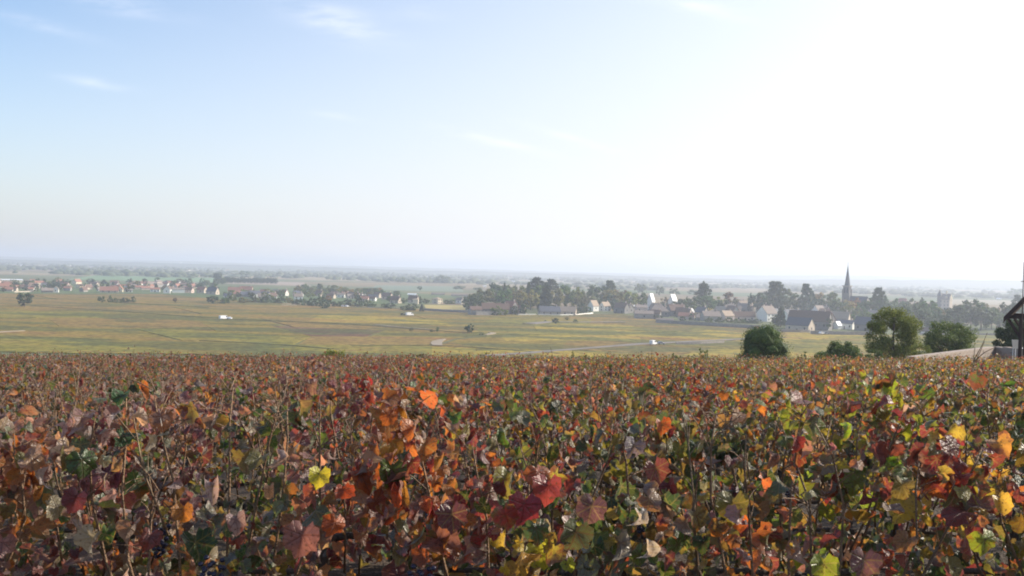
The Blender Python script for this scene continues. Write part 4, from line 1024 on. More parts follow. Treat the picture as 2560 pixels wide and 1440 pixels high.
for px, top, n, sp, lab in ((1705, 878, 9, .7, 'tall weeds over the vine tops, left clump before the round bush'), (1768, 868, 12, .6, 'tall weeds over the vine tops, nearest the round bush'), (1735, 884, 6, .5, 'short weeds between the two clumps left of the round bush'),
                        (1601, 866, 1, .05, 'single thin stalk above the vine tops under the white car'), (2010, 876, 5, .3, 'small weeds right of the round bush'), (1438, 872, 2, .1, 'pair of thin stalks above the vines below the road')):
    weed(px, 62, top, n, lab, sp)

# ------------------------------------------------------------------ stone wall and hut at the right
def right_wall():
    A = atY(2284, 892, 63); B = atY(2486, 867, 76); Cc = atY(2560, 869.5, 73); zt = (A.z + B.z) / 2
    A.z = A.z; D = Cc + (Cc - B).normalized() * 6
    pts = [A, B, Cc, D]; root = empty('stone_wall', (A.x, A.y, ground(A.x, A.y))); tag(root, 'pale stone terrace wall with a corner behind the vines at the right', 'wall')
    o = root.location
    base = MB(); 
    for i in range(3):
        a, b = pts[i], pts[i + 1]; t = (b - a); t.z = 0; t.normalize(); n = Vector((t.y, -t.x, 0))
        if n.y > 0: n = -n
        Ld = (b - a).length
        # backing
        q = [a - n * .02, b - n * .02, b - n * .4, a - n * .4]
        base.add([(c.x, c.y, ground(c.x, c.y) - .3) for c in q] + [(c.x, c.y, c.z - .12) for c in q], [(0, 3, 2, 1), (4, 5, 6, 7), (0, 1, 5, 4), (1, 2, 6, 5), (2, 3, 7, 6), (3, 0, 4, 7)])
    link('wall_core', MB().add([v - o for v in base.v], base.f).mesh('wall_core', MAT_WALL), root)
    brick = {}
    cnt = 0
    for i in range(3):
        a, b = pts[i], pts[i + 1]; d = (b - a); Ld = d.length; t = d.copy(); t.z = 0; t.normalize(); n = Vector((t.y, -t.x, 0))
        if n.y > 0: n = -n
        ang = math.atan2(t.y, t.x)
        for r_ in range(4):
            x = 0 if r_ % 2 else -.4
            while x < Ld:
                w = random.choice((.7, .9, 1.1)); x0 = max(0, x); x1 = min(Ld, x + w)
                if x1 - x0 > .15 and cnt < 290 and (r_ < 3):
                    key = (w, x1 - x0 < w - .01)
                    if w not in brick: brick[w] = MB().box(-w / 2 + .012, w / 2 - .012, -.06, .06, -.135, .135).mesh('stone', MAT_CAP)
                    pm = a + d * ((x0 + x1) / 2 / Ld); ob = link('stone', brick[w], root, pm - o + n * (.03 + random.uniform(0, .025)) - Vector((0, 0, .26 + r_ * .29)), ang)
                    ob.scale.x = (x1 - x0) / w; cnt += 1
                x += w
        x = 0
        while x < Ld:
            w = min(1.0, Ld - x); pm = a + d * ((x + w / 2) / Ld)
            if 'c' not in brick: brick['c'] = MB().box(-.49, .49, -.28, .28, 0, .12).mesh('coping_stone', MAT_CAP)
            ob = link('coping_stone', brick['c'], root, pm - o - n * .18 - Vector((0, 0, .12)), ang); ob.scale.x = w; x += 1.0
right_wall()

def hut():
    Y = 60; e = atY(2520, 799, Y); ap = atY(2585, 727, Y)
    gz = ground(ap.x, Y); root = empty('timber_hut', (ap.x, Y, gz), -math.atan2(ap.x, Y) - R(3)); tag(root, 'dark open timber shelter with steep roof cut by the right edge', 'shelter')
    hw = ap.x - e.x; ez = e.z - gz; az = ap.z - gz; dp = 5
    for sg in (-1, 1):
        rb = MB().add([(sg * hw, -.5, ez), (0, -.5, az), (0, dp, az), (sg * hw, dp, ez), (sg * hw, -.5, ez + .16), (0, -.5, az + .22), (0, dp, az + .22), (sg * hw, dp, ez + .16)], [(0, 1, 2, 3), (7, 6, 5, 4), (0, 4, 5, 1), (1, 5, 6, 2), (2, 6, 7, 3), (3, 7, 4, 0)])
        link('roof_slope', rb.mesh('roof_slope', RF['brown']), root)
        link('bargeboard', MB().add([(sg * hw * 1.03, -.58, ez - .22), (0, -.58, az - .1), (0, -.58, az + .24), (sg * hw * 1.03, -.58, ez + .14), (sg * hw * 1.03, -.5, ez - .22), (0, -.5, az - .1), (0, -.5, az + .24), (sg * hw * 1.03, -.5, ez + .14)], [(0, 1, 2, 3), (7, 6, 5, 4), (0, 4, 5, 1), (1, 5, 6, 2), (2, 6, 7, 3), (3, 7, 4, 0)]).mesh('bargeboard', MAT_TIMBER), root)
    px_ = hw * .42
    for sx in (-1, 1):
        for y in (0, dp - .5):
            link('post', MB().box(sx * px_ - .11, sx * px_ + .11, y - .11, y + .11, -.3, ez + .25).mesh('post', MAT_TIMBER), root)
            b = MB().tube([(sx * (px_ + .02), y, ez - 1.1), (sx * hw * .9, y, ez + .05)], [.09, .09], 4); link('brace', b.mesh('brace', MAT_TIMBER), root)
    for y in (0, dp - .5): link('tie_beam', MB().box(-hw * .93, hw * .93, y - .1, y + .1, ez + .05, ez + .27).mesh('tie_beam', MAT_TIMBER), root)
    link('king_post', MB().box(-.08, .08, -.08, .08, ez + .27, az).mesh('king_post', MAT_TIMBER), root)
hut()
def mast():
    p = atY(2558.6, 700, 57); g = ground(p.x, p.y); zt = atY(2558, 655, 57).z
    root = empty('mast', (p.x, 57, g)); tag(root, 'thin dark mast with a small crosspiece at the right edge', 'pole')
    link('pole', MB().tube([(0, 0, -.3), (0, 0, zt - g)], [.035, .025], 6).mesh('pole', MAT_TIMBER), root)
    zc = atY(2558, 704, 57).z - g
    link('crosspiece', MB().tube([(-.14, 0, zc), (.14, 0, zc + .02)], [.02, .02], 5).mesh('crosspiece', MAT_TIMBER), root)
mast()
def chair():
    p = atY(2551, 700, 66); g = ground(p.x, p.y); zt = atY(2550, 849, 66).z
    base = zt - .62
    root = empty('garden_chair', (p.x, 66, base), R(50)); tag(root, 'white garden lounger with raised back beside the hut', 'chair')
    def q(name, *b): return link(name, MB().box(*b).mesh(name, MAT_WHITE), root)
    q('seat', -.28, .5, -.27, .27, .0, .05)
    bk = link('backrest', MB().add([(-.28, -.27, .05), (-.28, .27, .05), (-.55, .27, .62), (-.55, -.27, .62), (-.33, -.27, .05), (-.33, .27, .05), (-.6, .27, .62), (-.6, -.27, .62)], [(0, 1, 2, 3), (7, 6, 5, 4), (0, 4, 5, 1), (1, 5, 6, 2), (2, 6, 7, 3), (3, 7, 4, 0)]).mesh('backrest', MAT_WHITE), root)
    for x in (-.25, .45):
        for y in (-.25, .25): q('leg', x - .02, x + .02, y - .02, y + .02, g - base - .05, 0)
chair()

# ------------------------------------------------------------------ grapevines
def vine_leaf_mat(name, joined):
    m_, N, L, out = newmat(name)
    def mm(op, a, b=None, c=None, clamp=False): return M1(N, L, op, a, b, c, clamp)
    def mix(f, a, b, bt='MIX'):
        n = N.new('ShaderNodeMix'); n.data_type = 'RGBA'; n.blend_type = bt
        for k, v in ((0, f), (6, a), (7, b)):
            if isinstance(v, (int, float)): n.inputs[k].default_value = v
            elif isinstance(v, tuple): n.inputs[k].default_value = (*v, 1)
            else: L.new(v, n.inputs[k])
        return n.outputs[2]
    lp = N.new('ShaderNodeAttribute'); lp.attribute_name = 'lp'
    if joined:
        ca = N.new('ShaderNodeAttribute'); ca.attribute_name = 'lc'; base = ca.outputs['Color']; rnd = ca.outputs['Alpha']
    else:
        oi = N.new('ShaderNodeObjectInfo'); base = oi.outputs['Color']; rnd = oi.outputs['Random']
    s = N.new('ShaderNodeSeparateXYZ'); L.new(lp.outputs['Vector'], s.inputs[0])
    x, y = s.outputs[0], s.outputs[1]
    off = N.new('ShaderNodeCombineXYZ'); L.new(mm('MULTIPLY', rnd, 37.0), off.inputs[2])
    add = N.new('ShaderNodeVectorMath'); add.operation = 'ADD'; L.new(lp.outputs['Vector'], add.inputs[0]); L.new(off.outputs[0], add.inputs[1])
    nz = N.new('ShaderNodeTexNoise'); nz.inputs['Scale'].default_value = 2.4; nz.inputs['Detail'].default_value = 5; nz.inputs['Roughness'].default_value = .6; L.new(add.outputs[0], nz.inputs['Vector'])
    rad = mm('SQRT', mm('ADD', mm('MULTIPLY', x, x), mm('MULTIPLY', y, y)))
    # veins: five main ribs from the stalk
    ang = mm('ABSOLUTE', mm('ARCTAN2', x, y))
    d = None
    for a0 in (0.0, .82, 1.75):
        dd = mm('ABSOLUTE', mm('SUBTRACT', ang, a0)); d = dd if d is None else mm('MINIMUM', d, dd)
    dist = mm('MULTIPLY', rad, mm('SINE', d))
    main = mm('SUBTRACT', 1.0, mm('DIVIDE', dist, .035), clamp=True)
    side = mm('PINGPONG', mm('ADD', mm('MULTIPLY', rad, 1.0), mm('MULTIPLY', dist, -1.1)), .075)
    side = mm('MULTIPLY', mm('SUBTRACT', 1.0, mm('DIVIDE', side, .02), clamp=True), .6)
    vein = mm('MAXIMUM', main, side)
    # second tone creeping in between the veins and from the rim
    edge = mm('MULTIPLY_ADD', rad, .55, mm('MULTIPLY', nz.outputs[0], 1.3))
    f = mm('MULTIPLY', mm('SUBTRACT', edge, mm('MULTIPLY_ADD', rnd, .55, .66)), 5.0, clamp=True)
    sec = ramp(N, [(0, (.18, .035, .016)), (.16, (.28, .10, .02)), (.34, (.12, .10, .02)), (.48, (.16, .05, .035)), (.62, (.30, .17, .04)), (.78, (.07, .085, .02)), (.9, (.24, .15, .09))], 'CONSTANT')
    fr = mm('FRACT', mm('MULTIPLY', rnd, 7.31)); L.new(fr, sec.inputs[0])
    c = mix(mm('MULTIPLY', f, .8), base, sec.outputs[0])
    vc = mix(mm('GREATER_THAN', fr, .45), (.09, .02, .012), (.30, .24, .08))
    c = mix(mm('MULTIPLY', vein, mm('MULTIPLY', mm('SUBTRACT', 1.0, f), .5)), c, vc)
    # dry brown specks
    n2 = N.new('ShaderNodeTexNoise'); n2.inputs['Scale'].default_value = 9; L.new(add.outputs[0], n2.inputs['Vector'])
    sp = mm('MULTIPLY', mm('SUBTRACT', n2.outputs[0], .58), 10, clamp=True)
    c = mix(mm('MULTIPLY', sp, .75), c, (.07, .035, .02))
    # paler felted underside
    g = N.new('ShaderNodeNewGeometry')
    und = mix(.38, c, (.42, .34, .29))
    c2 = mix(g.outputs['Backfacing'], c, und)
    b = N.new('ShaderNodeBsdfPrincipled'); L.new(c2, b.inputs['Base Color'])
    b.inputs['Roughness'].default_value = .36; b.inputs['Specular IOR Level'].default_value = .6
    b.inputs['Sheen Weight'].default_value = .2
    bp = N.new('ShaderNodeBump'); bp.inputs['Strength'].default_value = .9; bp.inputs['Distance'].default_value = .01
    L.new(mm('SUBTRACT', nz.outputs[0], mm('MULTIPLY', vein, .3)), bp.inputs['Height']); L.new(bp.outputs[0], b.inputs['Normal'])
    tcol = mix(1.0, c, (1.85, 1.5, 1.15), 'MULTIPLY')
    tr = N.new('ShaderNodeBsdfTranslucent'); L.new(tcol, tr.inputs[0])
    ms = N.new('ShaderNodeMixShader'); ms.inputs[0].default_value = .48; L.new(b.outputs[0], ms.inputs[1]); L.new(tr.outputs[0], ms.inputs[2]); L.new(ms.outputs[0], out.inputs[0])
    return m_
ML_O = vine_leaf_mat('vine_leaf', False)
ML_J = vine_leaf_mat('vine_foliage', True)
MAT_CANE = surf('vine_cane', (.10, .055, .03), (.26, .16, .09), 18, rough=.6, bump=.4)
MAT_SHOOT = surf('pale_shoot', (.12, .075, .045), (.28, .20, .12), 14, rough=.6, bump=.3)
MAT_GRAPE = surf('dark_grapes', (.012, .010, .025), (.035, .03, .06), 30, rough=.35, spec=.5, bump=0)
MAT_STEMG = surf('leaf_stalk', (.18, .10, .05), (.30, .24, .10), 12, rough=.6, bump=0)

def leaf_outline(phi):
    """radius of a five lobed leaf; phi from the tip direction, origin at the stalk"""
    a = abs(phi)
    r = .43
    for c, w, h in ((0, .50, .60), (.95, .42, .54), (1.85, .52, .50), (2.5, .34, .40)):
        r = max(r, .40 + (h - .38) * 1.1 * math.exp(-((a - c) / w) ** 2))
    if a > 2.75: r *= max(.12, 1 - (a - 2.75) * 2.2)
    return r
def leaf_template(nout, rings, seed, curl, fold, droop, wave, teeth=True, dry=0.0):
    r_ = random.Random(seed); pts = []; lp = []
    def place(x, y):
        rr = math.hypot(x, y)
        z = .16 * mnoise.noise(Vector((x * 4, y * 4, seed * 7.3))) * rr - curl * rr * rr + fold * abs(x) - droop * max(0, y) ** 2 + wave * rr * math.sin(3 * math.atan2(x, y) + seed) + r_.uniform(-1, 1) * .018
        # dry leaves roll inwards
        if dry:
            k = dry * x * 2.2; xx = math.sin(k) / (dry * 2.2); z += (1 - math.cos(k)) / (dry * 2.2); x = xx
            k2 = dry * y * 1.1; y2 = math.sin(k2) / (dry * 1.1); z -= (1 - math.cos(k2)) / (dry * 1.1); y = y2
        return (x, y, z)
    pts.append(place(0, 0)); lp.append((0, 0, 0))
    for k in range(1, rings + 1):
        for i in range(nout):
            ph = -math.pi + 2 * math.pi * (i + .5) / nout
            R_ = leaf_outline(ph)
            if k == rings and teeth: R_ *= 1 + (.07 if i % 2 else -.05) + r_.uniform(-.03, .03)
            R_ *= k / rings
            x, y = math.sin(ph) * R_, math.cos(ph) * R_
            pts.append(place(x, y)); lp.append((x, y, 0))
    F3 = []
    for i in range(nout): F3.append((0, 1 + (i + 1) % nout, 1 + i))
    for k in range(1, rings):
        for i in range(nout):
            a, b = 1 + (k - 1) * nout + i, 1 + (k - 1) * nout + (i + 1) % nout; c, d = b + nout, a + nout
            F3 += [(a, b, c), (a, c, d)]
    P = np.array(pts); P[:, 1] -= 0.0
    return P, np.array(lp), np.array(F3)
LT = []
for sd_ in range(14):
    dry = (.2, .9, 1.3, .5, 1.7, .3, 2.2, 0, 1.1, .4, 1.5, 2.6, .7, 1.9)[sd_]
    LT.append(leaf_template(22, 3, sd_, random.uniform(-.2, .7), random.uniform(-.2, .6), random.uniform(0, .7), random.uniform(.05, .22), dry=dry))
LM = [leaf_template(12, 1, s_, random.uniform(-.1, .4), random.uniform(-.2, .5), random.uniform(0, .5), .08, teeth=False, dry=(.4, 1.1, 0, 1.8, .7, 1.4)[s_]) for s_ in range(6)]
LF = [leaf_template(6, 1, s_, .3, random.uniform(-.2, .5), .3, .1, teeth=False) for s_ in range(4)]
LT_ME = []
for i, (P, lp_, F3) in enumerate(LT):
    LT_ME.append(np_mesh('leaf', P, F3, 3, ML_O, {'lp': ('FLOAT_VECTOR', lp_)}, smooth=True))

PAL = {'dkgreen': (.028, .052, .014), 'green': (.055, .092, .018), 'lime': (.16, .20, .02), 'yellow': (.32, .25, .035), 'orange': (.26, .095, .02), 'red': (.20, .035, .022), 'crimson': (.16, .018, .02),
       'maroon': (.12, .026, .024), 'mauve': (.19, .085, .07), 'brown': (.16, .075, .03), 'tan': (.33, .21, .12), 'grey': (.24, .17, .14), 'olive': (.13, .105, .022), 'purple': (.085, .036, .042)}
MIXES = {
 'left':   [('dkgreen', 13), ('green', 13), ('olive', 15), ('maroon', 12), ('mauve', 20), ('brown', 14), ('orange', 8), ('red', 3), ('grey', 8), ('tan', 5), ('yellow', 1), ('purple', 14)],
 'centre': [('dkgreen', 14), ('green', 9), ('olive', 11), ('red', 10), ('crimson', 10), ('orange', 8), ('maroon', 17), ('mauve', 13), ('brown', 6), ('grey', 5), ('tan', 4), ('yellow', 5), ('lime', 3), ('purple', 6)],
 'right':  [('dkgreen', 20), ('green', 17), ('olive', 16), ('lime', 9), ('yellow', 8), ('orange', 11), ('red', 5), ('maroon', 7), ('brown', 7), ('grey', 6), ('tan', 3), ('mauve', 4), ('purple', 6)]}
def palette(x, y, top):
    """pick a leaf colour by the place of the vine in the vineyard"""
    u = x / max(y, 1) + .18 * mnoise.noise(Vector((x * .35, y * .35, 5))) + random.gauss(0, .07)
    k = 'left' if u < -.14 else ('centre' if u < .17 else 'right')
    if y > 14 and k == 'centre' and u > .02: k = 'right'
    mx_ = MIXES[k]; c_ = random.choices([a for a, _ in mx_], [b for _, b in mx_])[0]
    # whole shoots turn together
    q = mnoise.noise(Vector((x * 1.6, y * 1.6, 9)))
    if q > .12 and random.random() < .65: c_ = random.choice({'left': ['mauve', 'mauve', 'brown', 'grey', 'maroon', 'orange'], 'centre': ['red', 'crimson', 'orange', 'mauve', 'maroon'], 'right': ['yellow', 'orange', 'lime', 'olive', 'red']}[k])
    if q < -.15 and random.random() < .55: c_ = random.choice(['dkgreen', 'green', 'olive'])
    if not top and random.random() < .35: c_ = random.choice(['dkgreen', 'green', 'olive', 'maroon', 'dkgreen'])
    b = PAL[c_]; j = random.uniform(.8, 1.4) if c_ in ('red', 'crimson', 'orange', 'yellow', 'lime') else random.uniform(.85, 1.55)
    return tuple(max(0, v * j * random.uniform(.9, 1.1)) for v in b)
def basis(nv, tip, sc):
    n = nv.normalized(); t = (tip - n * tip.dot(n))
    if t.length < 1e-4: t = n.orthogonal()
    t.normalize(); x = t.cross(n)
    return Matrix((( x.x * sc, t.x * sc, n.x * sc), (x.y * sc, t.y * sc, n.y * sc), (x.z * sc, t.z * sc, n.z * sc)))
def rand_leaf(lx, ly, h, topf):
    """orientation of a leaf at local offset; faces away from the hedge, tip hanging"""
    side = 1 if ly > 0 else -1
    n = Vector((random.gauss(0, .55), side * random.uniform(.2, 1.0) + random.gauss(0, .35), .35 + .5 * topf + random.gauss(0, .4)))
    if random.random() < .26: n = -n
    tip = Vector((random.gauss(0, .5), side * .3, -1 + random.gauss(0, .5)))
    return n, tip
def height_var(x, y): return (.08 if y < 6 else .13) * mnoise.noise(Vector((x * .9, y * 2.3, 1))) + .05 * mnoise.noise(Vector((x * 3, y * 3, 2)))
# shoots of one vine: list of polylines (relative to its foot) reaching the top
def shoots(x, y, H):
    out = []
    ns = random.randint(6, 8)
    for i in range(ns):
        sx = -.5 + (i + .5) / ns + random.uniform(-.05, .05)
        ext = random.uniform(-.10, .04) + (random.uniform(.04, .10 if y < 8 else (.16 if y < 20 else .24)) if random.random() < .3 else 0)
        h = H + height_var(x + sx, y) + ext; ly = random.uniform(-.06, .06); lean = random.uniform(-.12, .12); ln2 = random.uniform(-.14, .14)
        out.append([(sx * .55, ly * .3, .42), (sx * .9, ly, .42 + (h - .42) * .45), (sx + lean * .5, ly + ln2 * .5, .42 + (h - .42) * .8), (sx + lean, ly + ln2, h)])
    return out
def along(pl, t):
    k = t * (len(pl) - 1); i = min(int(k), len(pl) - 2); f = k - i
    return Vector(pl[i]).lerp(Vector(pl[i + 1]), f)
def leaves_of(x, y, H, sh, n, smin=.030, smax=.088):
    out = []; shc = {}
    for _ in range(n):
        pl = random.choice(sh); t = 1 - random.random() * .92; p = along(pl, t); h = p.z
        topf = max(0, min(1, (h - (H - .25)) / .25))
        if y < 24 and random.random() < .85 and mnoise.noise(Vector(((x + p.x) * 2.4, y * 3.1, p.z * 2.6))) < -.12: continue
        spread = .05 + .17 * (1 - topf * .65)
        dy = random.choice((-1, 1)) * random.uniform(.15, 1) * spread; dx = random.gauss(0, .07)
        q = p + Vector((dx, dy, random.gauss(0, .05)))
        if y < 14: q.z = min(q.z, H + .12 + random.uniform(-.03, .03))
        n_, tip = rand_leaf(dx, dy, h, topf)
        sc = smin + (smax - smin) * random.random() ** 1.7 * (1 - .45 * (topf ** 2) * random.random()) * (1.25 if random.random() < .12 else 1)
        if random.random() < .32: sc *= .5
        if topf > .5: sc = min(sc, .075 if y < 5 else .06)
        k_ = id(pl)
        if k_ not in shc: shc[k_] = palette(x + pl[-1][0], y, True)
        c_ = palette(x + q.x, y, topf > .2) if random.random() < .48 else tuple(v * random.uniform(.75, 1.25) for v in shc[k_])
        out.append((q, n_, tip, sc, c_))
    return out
def joined(name, items, tset, parent=None):
    """items: (pos, normal, tip, scale, colour) -> one mesh"""
    Vs = []; Fs = []; A = []; Cs = []; o = 0
    groups = {}
    for it in items: groups.setdefault(random.randrange(len(tset)), []).append(it)
    for k, its in groups.items():
        P, lp_, F3 = tset[k]; n = len(P)
        Ms = np.array([basis(i[1], i[2], i[3]) for i in its]); Tr = np.array([tuple(i[0]) for i in its])
        V = np.einsum('mij,nj->mni', Ms, P) + Tr[:, None, :]
        Vs.append(V.reshape(-1, 3)); A.append(np.tile(lp_, (len(its), 1)))
        cc = np.array([(*i[4], random.random()) for i in its]); Cs.append(np.repeat(cc, n, 0))
        Fs.append((F3[None] + (np.arange(len(its)) * n)[:, None, None]).reshape(-1, 3) + o); o += n * len(its)
    return np_mesh(name, np.concatenate(Vs), np.concatenate(Fs), 3, ML_J, {'lp': ('FLOAT_VECTOR', np.concatenate(A)), 'lc': ('FLOAT_COLOR', np.concatenate(Cs))}, smooth=True)

TRUNKS = []
for s_ in range(3):
    r_ = random.Random(s_); mb = MB(); mb.tube([(0, 0, -.1), (.03 * r_.uniform(-1, 1), .02, .12), (-.03, .02 * r_.uniform(-1, 1), .28), (.02, 0, .42)], [.04, .035, .03, .03], 8)
    mb.tube([(0, 0, .40), (.22, .01, .43), (.48, 0, .41)], [.022, .016, .01], 6); mb.tube([(0, 0, .40), (-.22, -.01, .43), (-.48, 0, .42)], [.022, .016, .01], 6)
    TRUNKS.append(mb.mesh('trunk', MAT_BARK, True))
def grape_mesh(seed):
    r_ = random.Random(seed); vs = []; fs = []
    ic, fi = core([((0, 0, 0), 1)], 1.0)
    for i in range(34):
        t = i / 34; w = .032 * (1 - t) ** .6 + .006; a = i * 2.4
        c = np.array((math.cos(a) * w, math.sin(a) * w, -.13 * t)); fs.append(fi + len(vs) * 12); vs.append(ic * .0105 + c)
    return np_mesh('grape_cluster', np.concatenate(vs), np.concatenate(fs), 3, MAT_GRAPE, smooth=True)
GRAPES = [grape_mesh(1), grape_mesh(2)]

VG_ = 'grapevines in autumn leaf on the near slope'
HT = 1.15
rows_y = [3.15 + .98 * k for k in range(54)]
count = 0; nleafobj = 0
stuff_items = []; stuff_far = []; stuff_cane = MB()
ORD = 'zeroth first second third fourth fifth sixth seventh eighth ninth tenth eleventh twelfth thirteenth fourteenth'.split()
for r_, yr in enumerate(rows_y):
    half = .56 * yr + .9
    nx0 = int(math.ceil(half))
    for i in range(-nx0, nx0 + 1):
        x = i + .5 * (r_ % 2) * .6 + random.uniform(-.08, .08)
        if abs(x) > half + .3: continue
        y = yr + .03 * x + random.uniform(-.05, .05)
        z = ground(x, y); H = HT
        if yr < 21.5 and count < 300:
            count += 1
            root = empty('grapevine', (x, y, z))
            u = x / y
            tint = 'mauve and brown' if u < -.14 else ('red and orange' if u < .17 else 'green and yellow')
            if r_ == 0:
                names = {-2: 'dull purple grapevine at the left end of the front row', -1: 'grapevine with pinkish brown leaves, left of centre in the front row', 0: 'grapevine with the bright red leaves in the middle of the front row', 1: 'grapevine with large hanging grey purple leaves, right of centre in the front row', 2: 'green and orange grapevine at the right end of the front row'}
                lab = names.get(i, None)
                if lab is None: lab = 'frontmost grapevine cut off by the %s edge' % ('left' if x < 0 else 'right')
                tag(root, lab, 'grapevine', VG_)
            else:
                dep = 'second row' if r_ == 1 else ('third row' if r_ == 2 else ('near rows' if r_ < 7 else 'middle rows'))
                if r_ < 7:
                    left_i = math.ceil(-half - .3) ; nth = i - int(math.ceil(-half - .3 + .1)) + 1
                    sidew = 'left' if i < 0 else 'right'; kk = abs(i) if i < 0 else i + 1
                    lab = 'grapevine with %s leaves, %s %s of the middle of the %s row' % (tint, ORD[kk], sidew, ORD[r_ + 1])
                else: lab = 'grapevine with %s leaves in the %s of the vineyard' % (tint, dep)
                tag(root, lab, 'grapevine', VG_)
            link('trunk', random.choice(TRUNKS), root)
            sh = shoots(x, y, H)
            if r_ < 7:
                for pl in sh:
                    mb = MB(); mb.tube([along(pl, t) + Vector((random.uniform(-.012, .012), random.uniform(-.012, .012), 0)) for t in (0, .25, .5, .75, 1)], [.0055, .005, .0042, .0035, .0018], 5)
                    # short side twigs
                    for _ in range(9):
                        t = random.uniform(.35, .98); a = along(pl, t); d_ = Vector((random.uniform(-1, 1), random.uniform(-1, 1), random.uniform(.1, 1))).normalized() * random.uniform(.05, .15)
                        mb.tube([a, a + d_ * .5 + Vector((0, 0, .008)), a + d_], [.002, .0017, .0012], 4, cap=False)
                    link('cane', mb.mesh('cane', MAT_CANE, True), root)
                for _ in range(1):      # leafless shoot tips with forks and stalks
                    mb = MB(); bx = Vector((random.uniform(-.5, .5), random.uniform(-.12, .12), H - random.uniform(.35, .55) + height_var(x, y))); tp = bx + Vector((random.uniform(-.12, .12), random.uniform(-.08, .08), random.uniform(.38, .62)))
                    md_ = bx.lerp(tp, .5) + Vector((random.uniform(-.03, .03), random.uniform(-.03, .03), 0)); mb.tube([bx, md_, tp], [.0042, .0034, .0018], 5)
                    for _ in range(6):
                        t = random.uniform(.3, .95); a = (bx.lerp(md_, t * 2) if t < .5 else md_.lerp(tp, t * 2 - 1)); d_ = Vector((random.uniform(-1, 1), random.uniform(-.6, .6), random.uniform(.4, 1.4))).normalized() * random.uniform(.05, .16)
                        mb.tube([a, a + d_ * .5 + Vector((random.uniform(-.01, .01), 0, .008)), a + d_], [.0022, .0018, .001], 4, cap=False)
                    link('bare_shoot', mb.mesh('bare_shoot', MAT_SHOOT, True), root)
            else:
                mb = MB()
                for pl in sh: mb.tube([along(pl, t) for t in (0, .5, 1)], [.006, .005, .003], 4, cap=False)
                link('canes', mb.mesh('canes', MAT_CANE), root)
            if r_ < 6:
                n = 560 if r_ < 2 else 420
                L_ = leaves_of(x, y, H, sh, n, *((.040, .106) if r_ < 2 else (.032, .084)))
                if r_ < 4:      # leaves of low side shoots
                    for _ in range(70):
                        q = Vector((random.uniform(-.5, .5), random.uniform(-.2, .2), random.uniform(.05, .55))); n_, tip = rand_leaf(0, q.y, q.z, 0)
                        L_.append((q, n_, tip, random.uniform(.07, .11), palette(x + q.x, y, False)))
                for (q, n_, tip, sc, c_) in L_:
                    if q.z < H - .95 and r_ >= 4: continue
                    ob = bpy.data.objects.new('leaf', random.choice(LT_ME)); ob.parent = root
                    M = basis(n_, tip, sc).to_4x4(); M.translation = q; ob.matrix_local = M; ob.color = (*c_, 1); col.objects.link(ob); nleafobj += 1
                if r_ < 3 and random.random() < .35:
                    link('grape_cluster', random.choice(GRAPES), root, (random.uniform(-.4, .4), -.17, H - random.uniform(.3, .55)))
            else:
                L_ = leaves_of(x, y, H, sh, 230)
                o = link('foliage', joined('foliage', [l for l in L_ if l[0].z > H - .6], LM), root)
                tag(o, kind='stuff')
        else:
            sh = shoots(x, y, H); far = yr > 34
            P0 = Vector((x, y, z))
            for (q, n_, tip, sc, c_) in leaves_of(x, y, H, sh, 105 if not far else 70, .04, .07):
                if q.z > H - .5: (stuff_far if far else stuff_items).append((q + P0, n_, tip, sc * (1.25 if far else 1), c_))
            for pl in random.sample(sh, 3): stuff_cane.tube([P0 + along(pl, .6), P0 + along(pl, 1)], [.006, .004], 3, cap=False)
